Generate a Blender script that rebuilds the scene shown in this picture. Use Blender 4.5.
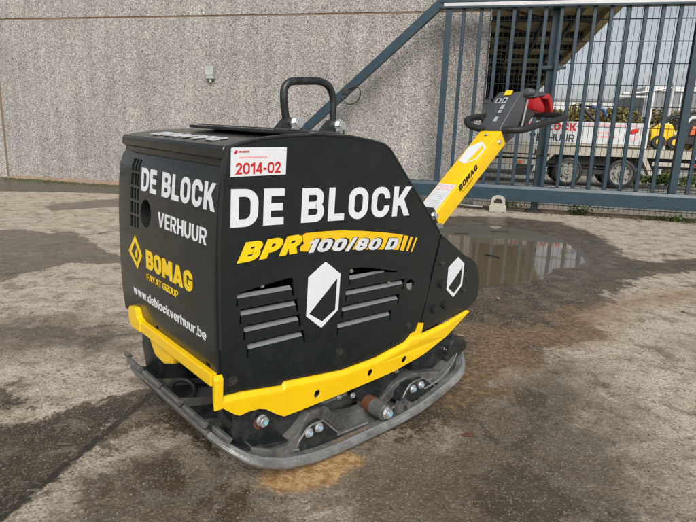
import bpy, bmesh, math, random
import numpy as np
from mathutils import Matrix, Vector
random.seed(7)
rad = math.radians
scene = bpy.context.scene
for o in list(bpy.data.objects): bpy.data.objects.remove(o)

# ------------------------------------------------------------ camera
cd = bpy.data.cameras.new('camera'); cam = bpy.data.objects.new('camera', cd)
scene.collection.objects.link(cam); scene.camera = cam
cd.sensor_width = 36; cd.lens = 530.4 / 696 * 36; cd.clip_start = .05; cd.clip_end = 2000
PITCH, ROLL = rad(12.714), rad(2.220)
Rb = np.array([[1, 0, 0], [0, 0, -1], [0, 1, 0.]])
Rp = np.array([[1, 0, 0], [0, math.cos(PITCH), -math.sin(PITCH)], [0, math.sin(PITCH), math.cos(PITCH)]])
Rl = np.array([[math.cos(ROLL), -math.sin(ROLL), 0], [math.sin(ROLL), math.cos(ROLL), 0], [0, 0, 1]])
Rc = Rl @ Rp @ Rb
M4 = Matrix.Identity(4)
for i in range(3):
    M4[i][0] = Rc[0][i]; M4[i][1] = -Rc[1][i]; M4[i][2] = -Rc[2][i]
M4[2][3] = 1.0
cam.matrix_world = M4

# ------------------------------------------------------------ sky and sun
SUN_EL, SUN_AZ = rad(42), rad(172)          # azimuth clockwise from +Y
w = bpy.data.worlds.new('World'); scene.world = w; w.use_nodes = True
wn = w.node_tree.nodes; wl = w.node_tree.links; wn.clear()
wo = wn.new('ShaderNodeOutputWorld'); bg = wn.new('ShaderNodeBackground'); sky = wn.new('ShaderNodeTexSky')
sky.sky_type = 'NISHITA'; sky.sun_disc = False; sky.sun_elevation = SUN_EL; sky.sun_rotation = SUN_AZ
sky.air_density = 1.0; sky.dust_density = 3.0; sky.ozone_density = 1.0
hs = wn.new('ShaderNodeHueSaturation'); hs.inputs['Saturation'].default_value = .32
tcw = wn.new('ShaderNodeTexCoord'); mpw = wn.new('ShaderNodeMapping'); mpw.inputs['Scale'].default_value = (1.2, 1.2, 3.5)
cn = wn.new('ShaderNodeTexNoise'); cn.inputs['Scale'].default_value = 1.6; cn.inputs['Detail'].default_value = 7
cr = wn.new('ShaderNodeMapRange'); cr.inputs[1].default_value = .3; cr.inputs[2].default_value = .7; cr.inputs[3].default_value = .78; cr.inputs[4].default_value = 1.18
mx = wn.new('ShaderNodeMix'); mx.data_type = 'RGBA'; mx.blend_type = 'MULTIPLY'; mx.inputs[0].default_value = 1
wl.new(sky.outputs[0], hs.inputs['Color']); wl.new(tcw.outputs['Generated'], mpw.inputs[0]); wl.new(mpw.outputs[0], cn.inputs['Vector'])
wl.new(cn.outputs['Fac'], cr.inputs[0]); wl.new(hs.outputs[0], mx.inputs[6]); wl.new(cr.outputs[0], mx.inputs[7])
wl.new(mx.outputs[2], bg.inputs['Color']); bg.inputs['Strength'].default_value = .095; wl.new(bg.outputs[0], wo.inputs[0])
sd = bpy.data.lights.new('sun', 'SUN'); sd.energy = 2.5; sd.angle = rad(35); sd.color = (1, .96, .9)
sun = bpy.data.objects.new('sun', sd); scene.collection.objects.link(sun)
sdir = Vector((math.sin(SUN_AZ) * math.cos(SUN_EL), math.cos(SUN_AZ) * math.cos(SUN_EL), math.sin(SUN_EL)))
sun.rotation_euler = sdir.to_track_quat('Z', 'Y').to_euler(); sun.location = sdir * 20
vs = scene.view_settings; vs.view_transform = 'Standard'; vs.look = 'None'; vs.exposure = 0.32; vs.gamma = 1
scene.cycles.max_bounces = 6; scene.cycles.diffuse_bounces = 3; scene.cycles.glossy_bounces = 3; scene.cycles.transmission_bounces = 4

# ------------------------------------------------------------ frames
def rz(a): return np.array([[math.cos(a), -math.sin(a), 0], [math.sin(a), math.cos(a), 0], [0, 0, 1]])
def ry(a): return np.array([[math.cos(a), 0, math.sin(a)], [0, 1, 0], [-math.sin(a), 0, math.cos(a)]])
def rx(a): return np.array([[1, 0, 0], [0, math.cos(a), -math.sin(a)], [0, math.sin(a), math.cos(a)]])
AM = rad(42.641); AW = rad(-13.357)
TB = ry(rad(.979)) @ rx(rad(1.425))          # the sprung body leans a little on its rubber buffers
SH = np.array([1.2, 1.535, 0.])              # machine origin in machine-frame metres
def BT(p): return tuple(TB @ np.array(p, float) - SH)    # body coordinates -> machine local
def PT(p): return tuple(np.array(p, float) - SH)         # plate coordinates -> machine local
def WW(p): return tuple(rz(AW) @ np.array(p, float))     # yard (wall) coordinates -> world

# ------------------------------------------------------------ materials
def new_mat(name):
    m = bpy.data.materials.new(name); m.use_nodes = True
    return m, m.node_tree.nodes, m.node_tree.links, m.node_tree.nodes['Principled BSDF']
def N(nt, t, **k):
    n = nt.new(t)
    for a, b in k.items():
        if a.startswith('i_'): n.inputs[int(a[2:]) if a[2:].isdigit() else a[2:]].default_value = b
        else: setattr(n, a, b)
    return n
def ramp(n, stops):
    r = n.new('ShaderNodeValToRGB'); e = r.color_ramp.elements
    while len(e) < len(stops): e.new(.5)
    for s, (p, c) in zip(e, stops): s.position = p; s.color = (*c, 1) if len(c) == 3 else c
    return r
def paint(name, col, rough=.4, metal=0, var=.12, dirt=(.2, .17, .13), dirt_amt=.12, scale=9, bump=.05, coat=0, spec=.5, fine=160):
    """a painted or cast surface: slight tone drift, dust and small relief"""
    m, n, l, b = new_mat(name)
    tc = N(n, 'ShaderNodeTexCoord')
    a = N(n, 'ShaderNodeTexNoise'); a.inputs['Scale'].default_value = scale; a.inputs['Detail'].default_value = 8; a.inputs['Roughness'].default_value = .65
    l.new(tc.outputs['Object'], a.inputs['Vector'])
    c1 = tuple(max(0, x * (1 - var)) for x in col); c2 = tuple(x * (1 + var) for x in col)
    r = ramp(n, [(.3, c1), (.7, c2)]); l.new(a.outputs['Fac'], r.inputs[0])
    f = N(n, 'ShaderNodeTexNoise'); f.inputs['Scale'].default_value = scale * 2.7; f.inputs['Detail'].default_value = 10; f.inputs['Roughness'].default_value = .75
    l.new(tc.outputs['Object'], f.inputs['Vector'])
    mr = N(n, 'ShaderNodeMapRange'); mr.inputs[1].default_value = .48; mr.inputs[2].default_value = .75; mr.inputs[4].default_value = dirt_amt
    l.new(f.outputs['Fac'], mr.inputs[0])
    x = N(n, 'ShaderNodeMix'); x.data_type = 'RGBA'; l.new(mr.outputs[0], x.inputs[0]); l.new(r.outputs[0], x.inputs[6]); x.inputs[7].default_value = (*dirt, 1)
    l.new(x.outputs[2], b.inputs['Base Color'])
    rr = N(n, 'ShaderNodeMapRange'); rr.inputs[1].default_value = .3; rr.inputs[2].default_value = .8; rr.inputs[3].default_value = max(.02, rough - .08); rr.inputs[4].default_value = min(1, rough + .16)
    l.new(f.outputs['Fac'], rr.inputs[0]); l.new(rr.outputs[0], b.inputs['Roughness'])
    b.inputs['Metallic'].default_value = metal; b.inputs['Specular IOR Level'].default_value = spec
    b.inputs['Coat Weight'].default_value = coat; b.inputs['Coat Roughness'].default_value = .12
    if bump:
        g = N(n, 'ShaderNodeTexNoise'); g.inputs['Scale'].default_value = fine; g.inputs['Detail'].default_value = 3
        l.new(tc.outputs['Object'], g.inputs['Vector'])
        u = N(n, 'ShaderNodeBump'); u.inputs['Strength'].default_value = bump; u.inputs['Distance'].default_value = .002
        l.new(g.outputs['Fac'], u.inputs['Height']); l.new(u.outputs[0], b.inputs['Normal'])
    return m
MT = {}
MT['black'] = paint('black_paint', (.0060, .0105, .0115), .32, dirt_amt=.055, dirt=(.12, .105, .08), bump=.03, fine=420, var=.2)
MT['shell'] = paint('shell_paint', (.013, .0165, .0155), .22, dirt_amt=.025, dirt=(.12, .105, .08), bump=.0, fine=380, var=.2)
MT['yellow'] = paint('yellow_paint', (.82, .52, .001), .33, dirt_amt=.14, dirt=(.35, .22, .04), bump=.05, var=.05, coat=.2)
MT['white'] = paint('white_vinyl', (.68, .70, .74), .35, dirt_amt=.05, bump=0, var=.03)
MT['whitef'] = paint('white_faded_vinyl', (.55, .56, .58), .4, dirt_amt=.5, dirt=(.08, .08, .08), bump=0, var=.15, scale=30)
MT['yvinyl'] = paint('yellow_vinyl', (.84, .58, .004), .35, dirt_amt=.03, bump=0, var=.03)
MT['orange'] = paint('amber_vinyl', (.84, .49, .004), .35, dirt_amt=.03, bump=0, var=.04)
MT['silver'] = paint('silver_vinyl', (.62, .65, .68), .35, dirt_amt=.05, bump=0, var=.03)
MT['kblack'] = paint('black_vinyl', (.012, .012, .012), .4, dirt_amt=0, bump=0)
MT['red'] = paint('red_print', (.52, .012, .012), .4, dirt_amt=0, bump=0, var=.05)
MT['pink'] = paint('pink_print', (.72, .38, .40), .4, dirt_amt=.3, dirt=(.8, .6, .6), bump=0, scale=120)
MT['redp'] = paint('red_plastic', (.36, .008, .012), .3, dirt_amt=.05, bump=.03, var=.1)
MT['cast'] = paint('cast_iron', (.135, .14, .14), .36, metal=.45, dirt_amt=.95, dirt=(.30, .26, .20), bump=.6, var=.5, scale=11, fine=220)
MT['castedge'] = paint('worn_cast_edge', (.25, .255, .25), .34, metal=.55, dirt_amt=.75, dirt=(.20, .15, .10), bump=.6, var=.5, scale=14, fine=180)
MT['edgehi'] = paint('worn_highlight_steel', (.42, .42, .41), .28, metal=.8, dirt_amt=.6, dirt=(.2, .16, .11), bump=.3, var=.3, scale=18)
MT['castdark'] = paint('black_casting', (.012, .016, .018), .36, dirt_amt=.30, dirt=(.16, .13, .1), bump=.4, var=.25, scale=8, fine=200)
MT['rubber'] = paint('rubber', (.012, .013, .014), .55, dirt_amt=.12, dirt=(.1, .085, .07), bump=.2)
MT['zinc'] = paint('zinc_bolt', (.62, .64, .66), .3, metal=.75, dirt_amt=.25, dirt=(.3, .28, .25), bump=.1, scale=40)
MT['zincblue'] = paint('bolt_marking', (.25, .55, .72), .35, metal=.2, dirt_amt=.1, bump=0)
MT['boltdark'] = paint('dark_bolt', (.045, .043, .038), .35, metal=.4, dirt_amt=.2, bump=.1, scale=30)
MT['rust'] = paint('rust', (.11, .042, .022), .7, dirt_amt=.4, dirt=(.1, .05, .03), bump=.5, scale=25)
MT['rustdust'] = paint('dusty_scrape', (.20, .16, .12), .55, metal=.3, dirt_amt=.9, dirt=(.26, .17, .10), bump=.4, var=.4, scale=30)
MT['labelgrey'] = paint('label_grey', (.36, .38, .42), .4, dirt_amt=.3, bump=0, scale=40)
MT['grit'] = paint('loose_grit', (.22, .20, .17), .8, bump=0, var=.4, scale=3)
MT['steel'] = paint('bare_steel', (.34, .34, .33), .42, metal=.6, dirt_amt=.4, dirt=(.2, .17, .13), bump=.3)
MT['slat'] = paint('slat_edge', (.17, .18, .19), .38, dirt_amt=.1, bump=0)
MT['headgrey'] = paint('console_plastic', (.055, .06, .068), .45, dirt_amt=.08, bump=.15)
MT['gate'] = paint('blue_grey_steel', (.014, .038, .056), .36, dirt_amt=.1, dirt=(.12, .12, .11), bump=.05, var=.12, scale=4)
MT['gatehi'] = paint('pale_grey_and_highlight', (.50, .51, .52), .4, metal=.3, dirt_amt=.2, bump=0, scale=5)  # pale grey, also used for the painted highlight on the gate's top rail
MT['mesh'] = paint('fence_wire', (.035, .05, .06), .45, dirt_amt=.05, bump=0)
MT['cream'] = paint('cream_plastic', (.36, .345, .285), .5, dirt_amt=.3, dirt=(.2, .17, .12), bump=.1)
MT['greybox'] = paint('grey_plastic', (.36, .40, .38), .5, dirt_amt=.2, bump=0)
MT['twhite'] = paint('trailer_white', (.58, .60, .62), .5, dirt_amt=.35, dirt=(.3, .27, .22), bump=0, scale=3)
MT['tbeige'] = paint('trailer_alloy', (.42, .39, .33), .5, dirt_amt=.5, dirt=(.2, .15, .1), bump=0, scale=5)
MT['tdark'] = paint('chassis_black', (.02, .02, .02), .6, dirt_amt=.3, bump=0)
MT['rim'] = paint('wheel_rim', (.27, .26, .23), .45, metal=.2, dirt_amt=.4, dirt=(.15, .12, .09), bump=0, scale=12)
MT['canopy'] = paint('canopy_board', (.46, .36, .17), .7, dirt_amt=.4, dirt=(.07, .055, .03), bump=0, scale=2.5, var=.3)
MT['cbeam'] = paint('canopy_beam', (.025, .02, .014), .7, dirt_amt=.1, bump=0)
MT['bgwhite'] = paint('white_cladding', (.62, .64, .63), .6, dirt_amt=.2, bump=0, scale=1)
MT['bggrey'] = paint('grey_cladding', (.20, .21, .22), .6, dirt_amt=.2, bump=0, scale=1)
MT['kerb'] = paint('kerb_concrete', (.30, .22, .16), .85, dirt_amt=.5, dirt=(.12, .09, .06), bump=.6, scale=6, fine=60)
MT['filler'] = paint('joint_filler', (.17, .125, .085), .85, dirt_amt=.4, bump=.2, scale=4)
MT['machine_or'] = paint('machine_orange', (.6, .13, .03), .4, dirt_amt=.1, bump=0)
MT['blue'] = paint('crane_blue', (.03, .10, .28), .4, bump=0)

def pebble():
    m, n, l, b = new_mat('pebbledash')
    tc = N(n, 'ShaderNodeTexCoord')
    v = N(n, 'ShaderNodeTexVoronoi'); v.inputs['Scale'].default_value = 115; l.new(tc.outputs['Object'], v.inputs['Vector'])
    sp = N(n, 'ShaderNodeSeparateColor'); l.new(v.outputs['Color'], sp.inputs[0])
    r = ramp(n, [(0, (.055, .05, .05)), (.14, (.14, .13, .122)), (.35, (.29, .275, .26)), (.6, (.42, .405, .385)), (.82, (.52, .51, .49)), (.93, (.33, .27, .21)), (1, (.66, .65, .63))])
    l.new(sp.outputs[0], r.inputs[0])
    v2 = N(n, 'ShaderNodeTexVoronoi'); v2.inputs['Scale'].default_value = 55; l.new(tc.outputs['Object'], v2.inputs['Vector'])
    s2 = N(n, 'ShaderNodeSeparateColor'); l.new(v2.outputs['Color'], s2.inputs[0])
    m2 = N(n, 'ShaderNodeMapRange'); m2.inputs[3].default_value = .74; m2.inputs[4].default_value = 1.26; l.new(s2.outputs[1], m2.inputs[0])
    a = N(n, 'ShaderNodeTexNoise'); a.inputs['Scale'].default_value = .7; a.inputs['Detail'].default_value = 6; l.new(tc.outputs['Object'], a.inputs['Vector'])
    m3 = N(n, 'ShaderNodeMapRange'); m3.inputs[1].default_value = .3; m3.inputs[2].default_value = .7; m3.inputs[3].default_value = .88; m3.inputs[4].default_value = 1.1; l.new(a.outputs['Fac'], m3.inputs[0])
    mp = N(n, 'ShaderNodeMapping'); mp.inputs['Scale'].default_value = (3.2, 1, .22); l.new(tc.outputs['Object'], mp.inputs[0])
    sk = N(n, 'ShaderNodeTexNoise'); sk.inputs['Scale'].default_value = 1.5; sk.inputs['Detail'].default_value = 8; sk.inputs['Roughness'].default_value = .62; l.new(mp.outputs[0], sk.inputs['Vector'])
    m4 = N(n, 'ShaderNodeMapRange'); m4.inputs[1].default_value = .38; m4.inputs[2].default_value = .62; m4.inputs[3].default_value = .84; m4.inputs[4].default_value = 1.04; l.new(sk.outputs['Fac'], m4.inputs[0])
    m5 = N(n, 'ShaderNodeMath', operation='MULTIPLY'); l.new(m3.outputs[0], m5.inputs[0]); l.new(m4.outputs[0], m5.inputs[1]); m3 = m5
    mm = N(n, 'ShaderNodeMath', operation='MULTIPLY'); l.new(m2.outputs[0], mm.inputs[0]); l.new(m3.outputs[0], mm.inputs[1])
    x = N(n, 'ShaderNodeMix'); x.data_type = 'RGBA'; x.blend_type = 'MULTIPLY'; x.inputs[0].default_value = 1
    l.new(r.outputs[0], x.inputs[6]); l.new(mm.outputs[0], x.inputs[7]); l.new(x.outputs[2], b.inputs['Base Color'])
    b.inputs['Roughness'].default_value = .85
    u = N(n, 'ShaderNodeBump'); u.inputs['Strength'].default_value = .55; u.inputs['Distance'].default_value = .012; u.invert = True
    l.new(v.outputs['Distance'], u.inputs['Height']); l.new(u.outputs[0], b.inputs['Normal'])
    return m
MT['pebble'] = pebble()

def leafmat(name, c1, c2):
    m, n, l, b = new_mat(name)
    o = N(n, 'ShaderNodeTexCoord'); a = N(n, 'ShaderNodeTexNoise'); a.inputs['Scale'].default_value = 6; a.inputs['Detail'].default_value = 6
    l.new(o.outputs['Object'], a.inputs['Vector']); r = ramp(n, [(.35, c1), (.65, c2)]); l.new(a.outputs['Fac'], r.inputs[0])
    l.new(r.outputs[0], b.inputs['Base Color']); b.inputs['Roughness'].default_value = .6
    return m
MT['leaf'] = leafmat('weed_leaf', (.05, .10, .012), (.16, .22, .03))
MT['hedge'] = leafmat('hedge_leaf', (.09, .078, .022), (.24, .19, .06))
MT['moss'] = leafmat('moss', (.022, .030, .008), (.075, .072, .02))

# ------------------------------------------------------------ object helpers
COL = scene.collection
def link(name, me, mat, parent=None, smooth=False):
    if isinstance(me, list): return [link(name, m_, mat, parent) for m_ in me][0]
    o = bpy.data.objects.new(name, me); COL.objects.link(o)
    if mat is not None and not len(me.materials): me.materials.append(MT[mat] if isinstance(mat, str) else mat)
    if parent is not None: o.parent = parent
    if smooth:
        for p in me.polygons: p.use_smooth = True
    return o
def tag(o, label=None, cat=None, group=None, kind=None):
    if label: o['label'] = label
    if cat: o['category'] = cat
    if group: o['group'] = group
    if kind: o['kind'] = kind
    return o
def empty(name, loc=(0, 0, 0), rotz=0):
    o = bpy.data.objects.new(name, None); COL.objects.link(o); o.location = loc; o.rotation_euler = (0, 0, rotz); o.empty_display_size = .1
    return o
def mesh(name, vs_, fs, T=None):
    me = bpy.data.meshes.new(name); me.from_pydata([T(v) if T else tuple(v) for v in vs_], [], fs); me.validate(); me.update()
    return me
def fixn(me):
    bm = bmesh.new(); bm.from_mesh(me); bmesh.ops.recalc_face_normals(bm, faces=bm.faces); bm.to_mesh(me); bm.free(); return me
def bevel(me, w_, seg=2, ang=35):
    bm = bmesh.new(); bm.from_mesh(me); bmesh.ops.recalc_face_normals(bm, faces=bm.faces)
    e = [x for x in bm.edges if len(x.link_faces) == 2 and x.calc_face_angle(0) > rad(ang)]
    bmesh.ops.bevel(bm, geom=e, offset=w_, segments=seg, affect='EDGES', profile=.6, clamp_overlap=True)
    bm.to_mesh(me); bm.free()
    for p in me.polygons: p.use_smooth = False
    return me
def shade(me, ang=40):
    """smooth faces, sharp past the angle"""
    for p in me.polygons: p.use_smooth = True
    bm = bmesh.new(); bm.from_mesh(me)
    for e in bm.edges: e.smooth = not (len(e.link_faces) == 2 and e.calc_face_angle(0) > rad(ang))
    bm.to_mesh(me); bm.free(); return me
def boxd(x0, x1, y0, y1, z0, z1):
    v = [(x0, y0, z0), (x1, y0, z0), (x1, y1, z0), (x0, y1, z0), (x0, y0, z1), (x1, y0, z1), (x1, y1, z1), (x0, y1, z1)]
    f = [(0, 3, 2, 1), (4, 5, 6, 7), (0, 1, 5, 4), (1, 2, 6, 5), (2, 3, 7, 6), (3, 0, 4, 7)]
    return v, f
def box(name, x0, x1, y0, y1, z0, z1, mat, parent=None, T=None, bv=0):
    v, f = boxd(x0, x1, y0, y1, z0, z1); me = mesh(name, v, f, T)
    if bv: bevel(me, bv)
    return link(name, me, mat, parent)
def merge(parts):
    V = []; F = []
    for v, f in parts:
        k = len(V); V += list(v); F += [tuple(i + k for i in q) for q in f]
    return V, F
def prism(pts, y0, y1, axis=1):
    """polygon in (x,z) pushed from y0 to y1"""
    n = len(pts); put = {1: lambda a, b, d: (a, d, b), 0: lambda a, b, d: (d, a, b), 2: lambda a, b, d: (a, b, d)}[axis]
    v = [put(a, b, y0) for a, b in pts] + [put(a, b, y1) for a, b in pts]
    f = [tuple(range(n)), tuple(range(2 * n - 1, n - 1, -1))] + [(i, i + n, (i + 1) % n + n, (i + 1) % n) for i in range(n)]
    return v, f
def pris(name, pts, y0, y1, mat, parent=None, T=None, bv=0, axis=1, sm=False):
    v, f = prism(pts, y0, y1, axis); me = fixn(mesh(name, v, f, T))
    if bv: bevel(me, bv)
    if sm: shade(me)
    return link(name, me, mat, parent)
def tube(pts, r, seg=10, closed=False, caps=True):
    P = [Vector(p) for p in pts]; n = len(P); V = []; F = []; rs = r if isinstance(r, (list, tuple)) else [r] * n
    up = Vector((0, 0, 1)); prev = None
    for i in range(n):
        if closed: d = (P[(i + 1) % n] - P[i - 1]).normalized()
        else: d = (P[min(i + 1, n - 1)] - P[max(i - 1, 0)]).normalized()
        if prev is None:
            a = d.cross(up if abs(d.z) < .9 else Vector((1, 0, 0))).normalized()
        else:
            a = (prev - d * prev.dot(d)).normalized()
        prev = a; b = d.cross(a)
        for k in range(seg):
            t = 2 * math.pi * k / seg; V.append(tuple(P[i] + (a * math.cos(t) + b * math.sin(t)) * rs[i]))
    m = n if closed else n - 1
    for i in range(m):
        for k in range(seg):
            A = i * seg + k; B = i * seg + (k + 1) % seg; C = ((i + 1) % n) * seg + (k + 1) % seg; D = ((i + 1) % n) * seg + k
            F.append((A, D, C, B))
    if not closed and caps:
        F.append(tuple(range(seg))); F.append(tuple(range((n - 1) * seg + seg - 1, (n - 1) * seg - 1, -1)))
    return V, F
def tub(name, pts, r, mat, parent=None, T=None, seg=10, closed=False):
    v, f = tube([T(p) for p in pts] if T else pts, r, seg, closed)
    return link(name, shade(fixn(mesh(name, v, f))), mat, parent)
def smoothpts(pts, n=6, closed=False):
    """Catmull-Rom through the points"""
    P = [np.array(p, float) for p in pts]; m = len(P); out = []
    for i in range(m if closed else m - 1):
        g = (lambda k: P[k % m]) if closed else (lambda k: P[min(max(k, 0), m - 1)])
        a, b, c, d = g(i - 1), g(i), g(i + 1), g(i + 2)
        for k in range(n):
            t = k / n; out.append(tuple(.5 * (2 * b + (c - a) * t + (2 * a - 5 * b + 4 * c - d) * t * t + (3 * b - a - 3 * c + d) * t ** 3)))
    if not closed: out.append(tuple(P[-1]))
    return out
def poly_mesh(name, outer, holes, w0, w1, T):
    """filled 2-D outline with holes, thickness from w0 to w1; T maps (u,v,w)"""
    cu = bpy.data.curves.new(name, 'CURVE'); cu.dimensions = '2D'; cu.fill_mode = 'BOTH'; cu.extrude = .5
    for ring in [outer] + holes:
        s = cu.splines.new('POLY'); s.points.add(len(ring) - 1); s.use_cyclic_u = True
        for p, q in zip(s.points, ring): p.co = (q[0], q[1], 0, 1)
    o = bpy.data.objects.new('tmp', cu); COL.objects.link(o)
    me = bpy.data.meshes.new_from_object(o.evaluated_get(bpy.context.evaluated_depsgraph_get()))
    bpy.data.objects.remove(o); bpy.data.curves.remove(cu)
    bm = bmesh.new(); bm.from_mesh(me)
    bmesh.ops.remove_doubles(bm, verts=bm.verts, dist=1e-6)
    for v in bm.verts:
        t = v.co.z + .5; v.co = T((v.co.x, v.co.y, w0 + (w1 - w0) * t))
    bmesh.ops.recalc_face_normals(bm, faces=bm.faces); bm.to_mesh(me); bm.free(); me.name = name
    return me
def text_mesh(s, wid, hei, T, off=.0, shear=0, th=.0012, space=1.0, bend=None):
    """lettering fitted into wid x hei; T maps (u,v,w), w = 0..th outwards"""
    cu = bpy.data.curves.new('lettering', 'FONT'); cu.body = s; cu.size = 1; cu.offset = off; cu.shear = shear; cu.extrude = .5; cu.space_character = space; cu.resolution_u = 5
    o = bpy.data.objects.new('tmp', cu); COL.objects.link(o)
    me = bpy.data.meshes.new_from_object(o.evaluated_get(bpy.context.evaluated_depsgraph_get()))
    bpy.data.objects.remove(o); bpy.data.curves.remove(cu)
    X = [v.co.x for v in me.vertices]; Y = [v.co.y for v in me.vertices]; x0, x1, y0, y1 = min(X), max(X), min(Y), max(Y)
    for v in me.vertices:
        u = (v.co.x - x0) / (x1 - x0) * wid; q = (v.co.y - y0) / (y1 - y0) * hei
        if bend: u, q = bend(u, q)
        v.co = T((u, q, th * (v.co.z + .5)))
    me.name = 'lettering'; me.materials.clear(); return fixn(me)

# ------------------------------------------------------------ engineered block lettering (own outlines, drawn as bands)
def arc_(cx_, cy_, r_, a0, a1, n=7, ry_=None):
    ry_ = r_ if ry_ is None else ry_
    return [(cx_ + r_ * math.cos(rad(a0 + (a1 - a0) * k / n)), cy_ + ry_ * math.sin(rad(a0 + (a1 - a0) * k / n))) for k in range(n + 1)]
def band(pts, t, closed=False):
    Q = []
    for p in pts:
        if not Q or math.hypot(p[0] - Q[-1][0], p[1] - Q[-1][1]) > 1e-3: Q.append(p)
    if closed and math.hypot(Q[0][0] - Q[-1][0], Q[0][1] - Q[-1][1]) < 1e-3: Q.pop()
    P = [np.array(p, float) for p in Q]; m = len(P); quads = []; off = []
    for i in range(m):
        if closed or 0 < i < m - 1:
            d0 = P[i] - P[i - 1]; d1 = P[(i + 1) % m] - P[i]
        elif i == 0: d0 = d1 = P[1] - P[0]
        else: d0 = d1 = P[-1] - P[-2]
        d0 = d0 / (np.linalg.norm(d0) + 1e-9); d1 = d1 / (np.linalg.norm(d1) + 1e-9)
        n0 = np.array([-d0[1], d0[0]]); n1 = np.array([-d1[1], d1[0]]); b = n0 + n1; b = b / (np.linalg.norm(b) + 1e-9); k = t / 2 / max(.35, b @ n0); off.append((P[i] + b * k, P[i] - b * k))
    for i in range(m if closed else m - 1):
        a, b = off[i], off[(i + 1) % m]; quads.append([tuple(a[0]), tuple(a[1]), tuple(b[1]), tuple(b[0])])
    return quads
def diag(x0, y0, x1, y1, w_): return [[(x0 - w_ / 2, y0), (x0 + w_ / 2, y0), (x1 + w_ / 2, y1), (x1 - w_ / 2, y1)]]
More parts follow.
